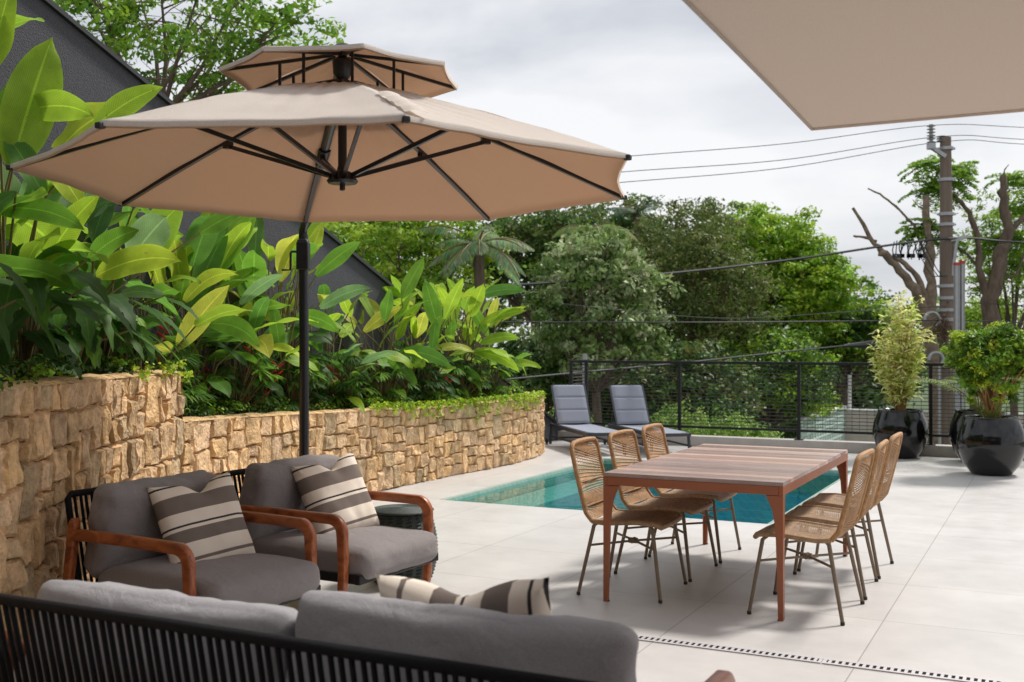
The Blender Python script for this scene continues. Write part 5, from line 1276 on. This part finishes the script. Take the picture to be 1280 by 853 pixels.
cable([at(700, 380, 22), at(900, 398, 23), at(1060, 390, 24), at(1182, 383, YP - .2)], .008, 'hair thin wire a little above the level cable')
cable([at(1184, 378, YP - .2), at(1240, 380, 27), at(1290, 383, 28)], .012, 'thin wire leaving the pole to the right at mid height')
# metal gate posts / channel beside the pole
for px, wpx, lb_ in ((1196, 6, 'left pale grey steel channel post beside the utility pole'), (1203, 4.5, 'right thinner grey steel post beside the utility pole')):
    YS = 22; t_ = empty('steel_post', gp(px, YS), 0, lb_, 'post', 'steel posts beside the utility pole'); b_ = t_.location.copy(); wd = wpx / F * YS; top = H0 + (HY - (332 if px < 1200 else 330)) / F * YS
    m = MB(); m.box((0, 0, (top + 3.4) / 2), (wd, .1, top + 3.4)); m.box((wd * .3, -.055, (top + 3.4) / 2), (wd * .2, .02, top + 3.39)); m.build('shaft', M['galv'], t_, smooth=False, bevel=.008)
    m = MB(); m.box((0, 0, top + 3.4 + .03), (wd * 1.05, .11, .06)); m.build('cap', mat('red_cap', (.45, .05, .03), .5), t_, smooth=False)

# neighbour's wall with hollow blocks
def on(px, py, z): Y_ = F * (H0 - z) / (py - HY); return Vector(((px - 640) / F * Y_, Y_, z))
zw = -.55; a = on(1000, 526, zw); b_ = on(1055, 510, zw); dr = (b_ - a); Lw = dr.length; dr.normalize(); nr = Vector((dr.y, -dr.x, 0))
t_ = empty('block_wall', a.xy.to_3d() + Vector((0, 0, -3.4)), 0, 'mint green hollow block wall beyond the railing', 'wall'); bo = t_.location.copy()
m = MB(); h = zw + 3.4; nx = int(Lw / .34); nz_ = 14
for i in range(nx + 1): q_ = dr * (Lw * i / nx); m.bar(q_, q_ + Vector((0, 0, h)), .06, .14, up=nr)
for k in range(nz_ + 1): z = h * k / nz_; m.bar(Vector((0, 0, z)), dr * Lw + Vector((0, 0, z)), .13, .05)
for i in range(nx):
    for k in range(nz_): q0 = dr * (Lw * (i + .1) / nx) + Vector((0, 0, h * (k + .15) / nz_)); q1 = dr * (Lw * (i + .9) / nx) + Vector((0, 0, h * (k + .85) / nz_)); m.bar(q0, q1, .10, .03)
m.build('block_screen', M['mint'], t_, smooth=False, recalc=False)
m = MB(); m.bar(Vector((0, 0, h + .03)), dr * Lw + Vector((0, 0, h + .03)), .2, .07); m.build('coping', M['white'], t_, smooth=False)
t_ = empty('garden_wall', (b_.x, b_.y, -3.4), 0, 'long beige rendered wall with pale coping beyond the pots', 'wall'); h = zw + 3.4 - .1
e = on(1300, 516, zw) - b_; e.z = 0
m = MB(); m.bar(Vector((0, 0, h / 2)), e + Vector((0, 0, h / 2)), .2, h); m.build('wall', M['render_wall'], t_, smooth=False)
m = MB(); m.bar(Vector((0, 0, h + .03)), e + Vector((0, 0, h + .03)), .26, .07); m.build('coping', M['white'], t_, smooth=False)
m = MB(); p = on(1062, 510, zw); m.tube([(0, 0, 0), (0, 0, 3.9)], .055, 10); o = m.build('white_pipe', M['white']); o.location = (p.x, p.y, -3.4); tag(o, 'thin white pipe standing at the corner of the block wall', 'pipe')
# metal pot light pole far behind the loungers
m = MB(); p = at(731, 470, 21); m.tube([(0, 0, 0), (0, 0, 4.7)], .045, 8); o = m.build('grey_pipe', M['galv']); o.location = (p.x, p.y, -3.4); tag(o, 'pale grey upright pipe behind the loungers and railing', 'pipe')

# ------------------------------------------------------------------ potted plants
def pot(loc, s_, label):
    t_ = empty('planter_pot', loc, 0, label, 'plant pot', 'round black planter pots by the railing')
    prof = [(.001, .012), (.19, 0), (.21, .004), (.30, .12), (.355, .27), (.365, .36), (.345, .48), (.305, .585), (.288, .625), (.296, .642), (.292, .652), (.275, .655), (.262, .645), (.268, .60), (.27, .55)]
    m = MB(); m.lathe([(a * s_, b * s_) for a, b in prof], 56); m.build('vessel', M['pot'], t_)
    m = MB(); m.lathe([(.001, .585 * s_), (.15 * s_, .59 * s_), (.27 * s_, .575 * s_)], 32); m.build('soil', M['soil'], t_)
    return t_
p1 = Vector((5.12, 14.45, 0)); p2 = Vector((5.52, 12.62, 0)); p3 = Vector((5.95, 13.95, 0))
pot(p1, .97, 'round black pot holding the pale variegated shrub'); pot(p2, 1.02, 'front black pot at the right edge holding the dense green shrub'); pot(p3, 1.0, 'black pot half hidden behind the front one')
def potted(base, label, seed, cols, hgt, width, nstem, leafL, leafW, name, prof, per=10, stemmat='stem', z0=.35):
    r = random.Random(seed); t_ = empty(name, base, 0, label, 'shrub'); random.seed(seed); lv = Leaves(); st = MB()
    for i in range(nstem):
        a = 2 * math.pi * i / nstem + r.uniform(-.3, .3); q = r.random() ** .6; top = Vector((math.cos(a) * width * q, math.sin(a) * width * q, hgt * r.uniform(.55, 1.0) * (1 - .45 * q)))
        b0 = Vector((math.cos(a) * .06 * r.random(), math.sin(a) * .06 * r.random(), 0)); mid = b0.lerp(top, .5) - Vector((math.cos(a), math.sin(a), 0)) * width * q * .18
        P_ = [b0, mid, top]; st.tube(P_, [.011, .008, .003], 5, cap=False)
        K = 16
        for k in range(K):
            f = z0 + (1 - z0) * k / (K - 1); p = (b0.lerp(mid, f * 2) if f < .5 else mid.lerp(top, f * 2 - 1)); wd = width * prof(p.z / hgt)
            if r.random() < .1: continue
            e = p + Vector((r.gauss(0, 1), r.gauss(0, 1), r.uniform(-.1, .6))) * wd * .28
            if (e.xy).length > wd: e.x *= wd / e.xy.length; e.y *= wd / e.xy.length
            st.tube([p, e], [.004, .002], 3, cap=False)
            for j in range(per):
                aa = r.uniform(0, 6.28); d = (math.cos(aa), math.sin(aa), r.uniform(-.3, .9)); c = r.choice(cols); kk = r.uniform(.8, 1.25)
                lv.paddle(e + Vector((r.gauss(0, .02), r.gauss(0, .02), r.gauss(0, .03))), d, leafL * r.uniform(.7, 1.2), leafW, r.uniform(.3, 1.4), r.uniform(-.6, .6), tuple(x * kk for x in c), shape='lance', seg=3)
    lv.build('foliage', M['leaf'], t_); st.build('stem', mat(name + '_stems', (.33, .17, .06), .7), t_, recalc=False)
    return t_
potted(p1 + Vector((0, 0, .57)), 'tall pale yellow variegated shrub in the left pot', 5, [(.75, .74, .30), (.60, .64, .18), (.80, .77, .42), (.42, .52, .10)], 1.90, .35, 26, .12, .030, 'variegated_shrub', lambda t: .22 + .78 * math.sin(math.pi * min(1, max(0, (t - .05) / .98))) ** .8, per=8, z0=.22)
t_ = empty('dense_shrub', p2 + Vector((0, 0, .59)), 0, 'dense dark leaved shrub in the front right pot', 'shrub'); r = np.random.default_rng(12); st = MB(); cs = []; rs = []
for i in range(300):
    d = r.normal(size=3); d /= np.linalg.norm(d); d[2] = d[2] * .95; q = r.uniform(.3, 1) ** .5
    cs.append([d[0] * .50 * q + r.normal() * .02, d[1] * .46 * q, .80 + d[2] * .34 * q + .06 * math.sin(d[0] * 5)]); rs.append(.085 * r.uniform(.7, 1.3))
for i in range(26): cs.append([r.normal() * .16, r.normal() * .16, r.uniform(.25, .5)]); rs.append(.07)
cloud('foliage', np.array(cs), rs, 44, .058, .5, [(.15, .28, .03), (.09, .18, .02), (.48, .60, .05), (.30, .46, .04), (.19, .34, .03)], r, M['leaf_fine'], t_, flat=.75, updir=.8)
for i in range(30):
    a = r.uniform(0, 6.28); e = cs[i * 9]; st.tube([(.07 * math.cos(a), .07 * math.sin(a), 0), (e[0] * .35, e[1] * .35, e[2] * .5), e], [.010, .008, .003], 5, cap=False)
st.build('stem', mat('dense_shrub_stems', (.33, .17, .06), .7), t_, recalc=False)
lv = Leaves(); rr = random.Random(2)
for i in range(40):
    a = rr.uniform(0, 6.28); lv.paddle((.08 * math.cos(a), .08 * math.sin(a), 0), (math.cos(a) * .5, math.sin(a) * .5, 1.2), rr.uniform(.15, .42), .018, 1.3, 0, (.22, .28, .06), shape='lance', seg=5)
lv.build('undergrowth', M['leaf'], t_)
t_ = empty('potted_palm', p3 + Vector((0, 0, .57)), 0, 'small feather palm in the half hidden pot', 'palm'); lv = Leaves(); st = MB(); r = random.Random(8); random.seed(3)
for i in range(13):
    a = R(150 + i * 23) if i < 6 else r.uniform(0, 6.28); d = Vector((math.cos(a) * .6, math.sin(a) * .6, 1.3)).normalized(); p = Vector((0, 0, 0)); pts = [p.copy()]
    for j in range(14):
        d = (d + Vector((math.cos(a) * .05, math.sin(a) * .05, -.085))).normalized(); p = p + d * .085; pts.append(p.copy()); sd = d.cross(Vector((0, 0, 1))).normalized()
        if j > 4:
            for s_ in (-1, 1):
                for h in (0, .5): lv.paddle(pts[-2].lerp(p, h), sd * s_ + d * .7 + Vector((0, 0, .1)), .20 * (1 - .04 * (j - 5)), .018, .9, 0, (.20, .31, .07), shape='lance', seg=3)
    st.tube(pts, [.007 * (1 - .8 * j / 14) + .002 for j in range(15)], 5, cap=False)
lv.build('fronds', M['leaf'], t_); st.build('stem', M['stem'], t_, recalc=False)
